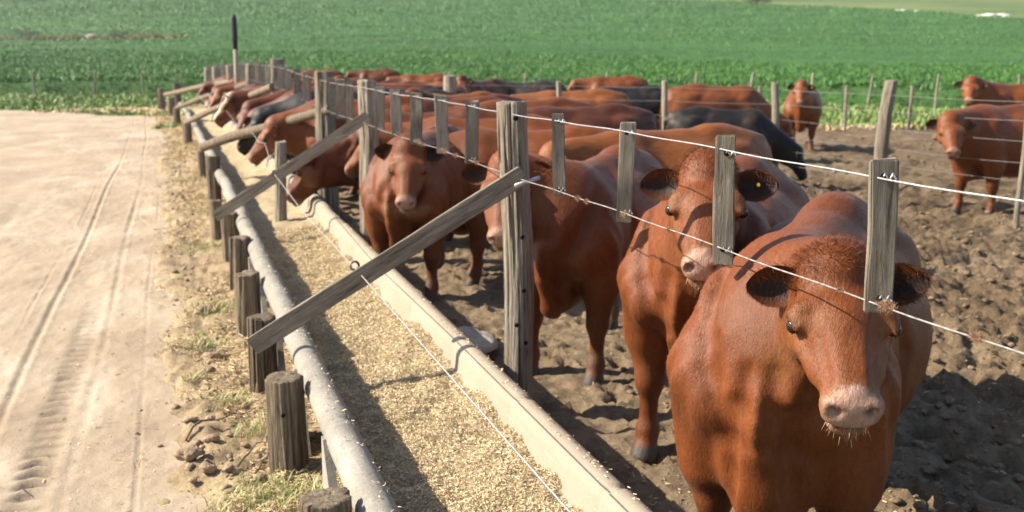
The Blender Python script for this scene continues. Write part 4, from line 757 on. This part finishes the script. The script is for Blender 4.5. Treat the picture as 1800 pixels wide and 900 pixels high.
    if hair:
        tri = np.vstack([f[:, [0, 1, 2]], f[:, [0, 2, 3]]]); a, b_, c = v[tri[:, 0]], v[tri[:, 1]], v[tri[:, 2]]; nr = np.cross(b_-a, c-a); ar = np.linalg.norm(nr, axis=1); nr /= ar[:, None]+1e-9
        hz = (v[tri[:, 0]]-P)@H.T/hs; near = np.linalg.norm(hz-np.array([.22, 0, -.07]), axis=1) < .34
        wgt = ar*np.where(near, 2.6, 1.); cam_l = to_l((0, 0, EYE)); wgt = wgt*(((cam_l-a)*nr).sum(1) > -.35*np.linalg.norm(cam_l-a, axis=1)); wgt[a[:, 2] < .1] = 0
        pick = rng.choice(len(tri), hair, p=wgt/wgt.sum()); r1, r2 = rng.uniform(0, 1, (2, hair)); fl = r1+r2 > 1; r1[fl], r2[fl] = 1-r1[fl], 1-r2[fl]
        pp = a[pick]+(b_-a)[pick]*r1[:, None]+(c-a)[pick]*r2[:, None]; nn = nr[pick]; cc = base[tri[pick, 0]]; hx = (pp-P)@H.T/hs; hd = sstep(.36, .30, np.linalg.norm(hx-np.array([.22, 0, -.07]), axis=1))
        eyeless = np.sqrt((hx[:, 0]-.19)**2+(np.abs(hx[:, 1])/HW-EV)**2+(hx[:, 2]+.04)**2) < .026
        noseless = ~eyeless & ~((hx[:, 0] > .44) & (hd > .5) & (rng.uniform(0, 1, hair) < .85)); pp, nn, cc, hx, hd = pp[noseless], nn[noseless], cc[noseless], hx[noseless], hd[noseless]; hair = len(pp)
        sw = fbm(pp[:, 0]*7, pp[:, 1]*7, pp[:, 2]*7, 2, 15); fb = np.stack([-.75+.4*sw, .25*sw, -.65+0*sw], -1); fh = u[None]*.9+wv[None]*.1+lv[None]*(hx[:, 1:2]*3)
        fl_ = fb*(1-hd[:, None])+fh*hd[:, None]+rng.normal(0, .16, (hair, 3)); fl_ = fl_-nn*(fl_*nn).sum(1)[:, None]; fl_ /= np.linalg.norm(fl_, axis=1)[:, None]+1e-6
        ln = rng.uniform(.008, .019, hair)*np.where(hd > .5, .75, 1.); topk = hd*sstep(.10, .0, hx[:, 0])*sstep(-.09, -.03, hx[:, 2]); curl = topk[:, None]*rng.normal(0, 1.1, (hair, 3)); ln = ln*(1+1.7*topk)
        ear_h = (np.abs(hx[:, 1]) > .125) & (hx[:, 0] < .16); ln = np.where(ear_h, ln*1.5, ln)
        dr_ = fl_+nn*(.12+.33*topk)[:, None]+curl; dr_ /= np.linalg.norm(dr_, axis=1)[:, None]; sd = np.cross(dr_, nn); sd /= np.linalg.norm(sd, axis=1)[:, None]+1e-6; wd = (.00065*(vox/.012)**.7)
        v3 = np.stack([pp-sd*wd-nn*.001, pp+sd*wd-nn*.001, pp+dr_*ln[:, None]], 1).reshape(-1, 3); cl = fbm(pp[:, 0]*45, pp[:, 1]*45, pp[:, 2]*18, 2, 33); hc = cc*(rng.uniform(.8, 1.3, (hair, 1))+.3*cl[:, None]); hc = hc*(1+.25*sw[:, None])
        v3 = [v3]; hcs = [np.repeat(np.clip(hc, 0, 1), 3, 0)]
        # chin and lip whiskers
        nw = 150; t = rng.uniform(-1, 1, nw); bp = np.array([hp(.468-.03*abs(q)+rng.normal(0, .012), .055*q, -.150+rng.normal(0, .016)+.02*abs(q)) for q in t]); dd = np.array([u*rng.normal(.35, .25)+lv*(q*.6+rng.normal(0, .25))-wv*1. for q in t])+np.array([0, 0, -.5]); dd /= np.linalg.norm(dd, axis=1)[:, None]; sdw = np.cross(dd, rng.normal(size=(nw, 3))); sdw /= np.linalg.norm(sdw, axis=1)[:, None]
        v3.append(np.stack([bp-sdw*.0007, bp+sdw*.0007, bp+dd*rng.uniform(.012, .045, (nw, 1))], 1).reshape(-1, 3)); hcs.append(np.repeat(np.array([.62, .46, .3])[None]*rng.uniform(.6, 1.2, (nw, 1)), 3, 0))
        v3 = np.vstack(v3); hm = mesh_np('coat', v3, np.arange(len(v3)).reshape(-1, 3), False); set_col(hm, 'coat', np.clip(np.vstack(hcs), 0, 1)); ho = link('coat', hm, M['hair'], e); ho['kind'] = 'stuff'
    STATS.append((label, len(f)))
    return e
def zp(px, py, zc):
    """a point at depth zc along the view through that pixel of the frame"""
    fw = np.array([math.sin(YAW)*math.cos(PITCH), math.cos(YAW)*math.cos(PITCH), -math.sin(PITCH)]); rt = np.array([RIGHT[0], RIGHT[1], 0]); up = np.cross(rt, fw)
    return np.array([0, 0, EYE])+(fw+rt*(px-900)/1800+up*(450-py)/1800)*zc
def body_from(chest, rump):
    c, r_ = np.array(LD(*chest)), np.array(LD(*rump)); d = c-r_; return (c+r_)/2, math.atan2(d[1], d[0])
POSE = {'up': ((1.0, 0, 1.33), (1.36, 0, 1.06)), 'low': ((1.08, 0, 1.12), (1.42, 0, .80)), 'feed': ((1.02, 0, 1.0), (1.38, 0, .62)), 'feedl': ((1.0, .1, 1.05), (1.28, .36, .72)), 'feedr': ((1.0, -.08, .95), (1.30, -.3, .56)), 'graze': ((1.18, 0, .62), (1.42, 0, .14)), 'lowleft': ((1.0, .16, 1.14), (1.20, .46, .84)), 'left': ((.95, .14, 1.33), (1.16, .46, 1.06)), 'right': ((.95, -.14, 1.33), (1.16, -.46, 1.06))}
def bg_cow(label, pos, heading, pose, colour, S=1., vox=.03, eartag=0, group='cattle in the far pens', **k):
    ch, sh = math.cos(heading), math.sin(heading); w_ = lambda p: (pos[0]+S*(p[0]*ch-p[1]*sh), pos[1]+S*(p[0]*sh+p[1]*ch), S*p[2])
    pl, mz = POSE[pose]; return cow(label, pos, heading, w_(pl), w_(mz), colour, vox, S, eartag, group=group, legs=tuple(rng.uniform(-.1, .1, 4)), **k)
def cam_heading(a): a = math.radians(a); d = RIGHT*math.cos(a)+AWAY*math.sin(a); return math.atan2(d[1], d[0])
def by_back(px, py, z):
    r1 = zp(px, py, 1)-np.array([0, 0, EYE]); t = (z-EYE)/r1[2]; p = r1*t; return (float(p[0]), float(p[1]))
FG = 'cattle lined up at the near fence'
r_, h_ = body_from((.78, 3.05), (1.44, 4.35)); cow('big red cow nearest the camera, facing it with lowered head', r_, h_, zp(1474, 474, 3.04), zp(1512, 730, 2.70), RED, .0105, 1.02, 0, 170000, hw=1.42, head_s=.97, deep=True, ears=((.12, .1), (-.12, .1)), fat=1.06, group=FG)
r_, h_ = body_from((.74, 4.35), (1.36, 5.65)); cow('red cow with hay on its chin, head partly behind a hanging slat', r_, h_, zp(1246, 300, 4.15), zp(1236, 440, 3.84), RED, .0125, 1.04, 1, 80000, tag_s=.34, ears=((-.05, .1), (-.12, .1)), group=FG)
r_, h_ = body_from((.17, 5.6), (.85, 6.9)); cow('tan faced cow whose face is hidden by the main fence post', r_, h_, zp(892, 290, 5.75), zp(878, 405, 5.5), RED, .016, 1., 0, 30000, ears=((.1, .2), (-.1, .2)), group=FG)
r_, h_ = body_from((-.90, 7.6), (-.5, 8.95)); cow('orange red cow facing the camera above the trough, left of the main post', r_, h_, zp(720, 258, 7.65), zp(708, 372, 7.38), RED, .017, 1., 0, 30000, ears=((-.05, .2), (.1, .2)), group=FG)
FD = 'cattle feeding along the trough'
cow('dark red cow with yellow ear tag, head down at the near trough end', (2.47, 10.05), math.pi-.36, (1.40, 10.40, .93), (1.04, 10.68, .48), DEEP, .017, 1.04, 1, 25000, group=FD, ears=((.1, 0), (.1, .3)), head_s=1.2)
for lb, Y, hd, col, S, tg, kw in [('red cow feeding between the thick pale post and the dark red cow', 12.5, .10, RED, 1.02, 0, {}), ('black cow with its head down in the trough gap', 13.6, .12, BLACK, 1.05, 0, {}), ('red cow with pale muzzle feeding just beyond the black cow', 14.7, .08, DEEP, 1.04, 0, {}), ('red cow second beyond the black cow, head in the far trough', 15.9, .1, DEEP, 1.02, 0, {}), ('horned cow with a white blaze feeding at the far trough', 18.0, .1, DEEP, 1., 0, dict(horn=True, white_face=True)), ('red cow next beyond the horned cow at the far trough', 19.3, .12, DEEP, 1., 1, {}), ('dark red cow feeding far along the trough', 20.7, 0.1, DARK, 1., 0, {}), ('brighter red cow fourth from the far end of the feeding row', 22.9, .1, RED, 1., 1, {}), ('red cow third from the far end of the feeding row', 24.4, .1, DEEP, 1., 1, {}), ('dark red cow second from the far end of the feeding row', 26.2, .05, DEEP, 1., 0, {}), ('last red cow at the far end of the feeding row', 28.7, .1, DEEP, 1., 0, {})]:
    bg_cow(lb, (.70+(1.42+rng.uniform(-.05, .12))*S*1.05+float(bend(Y)), Y), math.pi-hd+rng.normal(0, .08), ('feed', 'feedl', 'feedr', 'low')[int(rng.integers(0, 4))] if Y > 14 else 'feed', col, S*1.05, .022 if Y < 17 else .03, tg, FD, **kw)
BG = [('orange cow standing behind the hay chinned cow, rump highest', (1180, 224), 200, 'low', ORANGE, 1.0, 0),
      ('dark maroon cow with a square rump right of the main post', (1020, 186), 190, 'low', DARK, 1.0, 0),
      ('long orange cow standing side on behind the maroon cow', (1010, 158), 180, 'low', ORANGE, 1.0, 0),
      ('red cow directly behind the facing orange red cow', (850, 205), 178, 'low', RED, 1.0, -1),
      ('red cow behind the slats left of the main post', (800, 172), 185, 'feed', DEEP, 1.0, 0),
      ('dark red cow with a round yellow tag left of the main post top', (850, 140), 235, 'left', DEEP, 1.02, 1),
      ('grey black cow standing far back under the field edge', (925, 143), 178, 'low', (.028, .022, .02), .98, 0),
      ('red cow with its rump right of the slim fence post', (1078, 134), 178, 'low', RED, 1., 0),
      ('black backed cow behind the long orange cow', (1110, 152), 178, 'low', BLACK, 1., 0),
      ('wide red cow grazing side on behind the second slim post', (1265, 149), 2, 'graze', RED, 1.05, 0),
      ('black cow grazing with its tail to the left behind the wire fence', (1275, 190), -8, 'graze', BLACK, .88, 0),
      ('red cow on the skyline above the far slats', (660, 122), 180, 'low', DEEP, 1., 0),
      ('orange cow below the skyline cow, seen between the slats', (740, 146), 182, 'low', ORANGE, 1., 0),
      ('red cow at the skyline right of the skyline cow', (745, 130), 178, 'low', RED, 1., 0),
      ('red cow between the thick pale post and the field', (560, 122), 182, 'low', RED, 1., 0),
      ('orange cow with its back behind the near slat row', (690, 176), 185, 'feed', RED, 1., 0),
      ('red cow with its back just left of the near fence post', (930, 225), 182, 'low', RED, 1., 0),
      ('black cow deep in the herd behind the slats', (720, 160), 180, 'low', BLACK, 1., 0)]
for lb, (px_, py_), a, pose, col, S, tg in BG:
    bg_cow(lb, by_back(px_, py_, 1.3*S), cam_heading(a), pose, col, S, .026, tg)
x, y = at_px(1410, 20.6); bg_cow('lone red cow with a yellow tag facing the camera in the mud', (x, y), cam_heading(252), 'up', RED, 1.0, .024, 1)
x, y = at_px(1768, 12.3); bg_cow('dark faced red cow at the right edge standing in the mud', (x, y), cam_heading(200), 'lowleft', RED, 1.02, .022, 0)
x, y = at_px(1785, 19.2); bg_cow('red cow looking over the back of the dark faced cow', (x, y), cam_heading(186), 'left', RED, 1.06, .024, 0)

for lb, (X, Y), hd, pose, col, S in [('red cow standing behind the feeder next to the thick pale post', (4.4, 12.6), .1, 'low', RED, 1.02), ('dark red cow standing behind the black feeder', (4.2, 14.4), -.1, 'up', DEEP, 1.), ('orange cow standing in the second row past the thick pale post', (4.5, 16.3), .15, 'low', ORANGE, .98), ('black cow standing in the second row past the thick pale post', (4.3, 18.2), 0, 'low', BLACK, 1.), ('red cow fifth in the second row behind the feeders', (4.2, 20.4), .1, 'up', RED, 1.04), ('dark red cow sixth in the second row behind the feeders', (4.3, 22.8), .05, 'low', DARK, 1.), ('red cow last in the second row behind the feeders', (4.0, 25.5), .1, 'low', RED, 1.)]:
    bg_cow(lb, (X, Y), math.pi-hd+rng.normal(0, .15), pose, col, S, .028, 0, 'cattle behind the feeding row')
# ------------------------------------------------------------------ haze
hv, hf = boxv(1700, 1300, 150); hz_ = link('haze', mesh_np('haze', hv, hf, False), None, None, (0, 500, 73)); tag(hz_, 'thin summer haze over the field', 'haze', None, 'stuff')
mh = bpy.data.materials.new('haze'); mh.use_nodes = True; t_ = mh.node_tree; t_.nodes.clear(); o_ = t_.nodes.new('ShaderNodeOutputMaterial'); pv = t_.nodes.new('ShaderNodeVolumePrincipled'); pv.inputs['Density'].default_value = .00022; pv.inputs['Color'].default_value = (.93, .97, 1, 1); pv.inputs['Anisotropy'].default_value = .2; t_.links.new(pv.outputs[0], o_.inputs['Volume']); hz_.data.materials.append(mh)
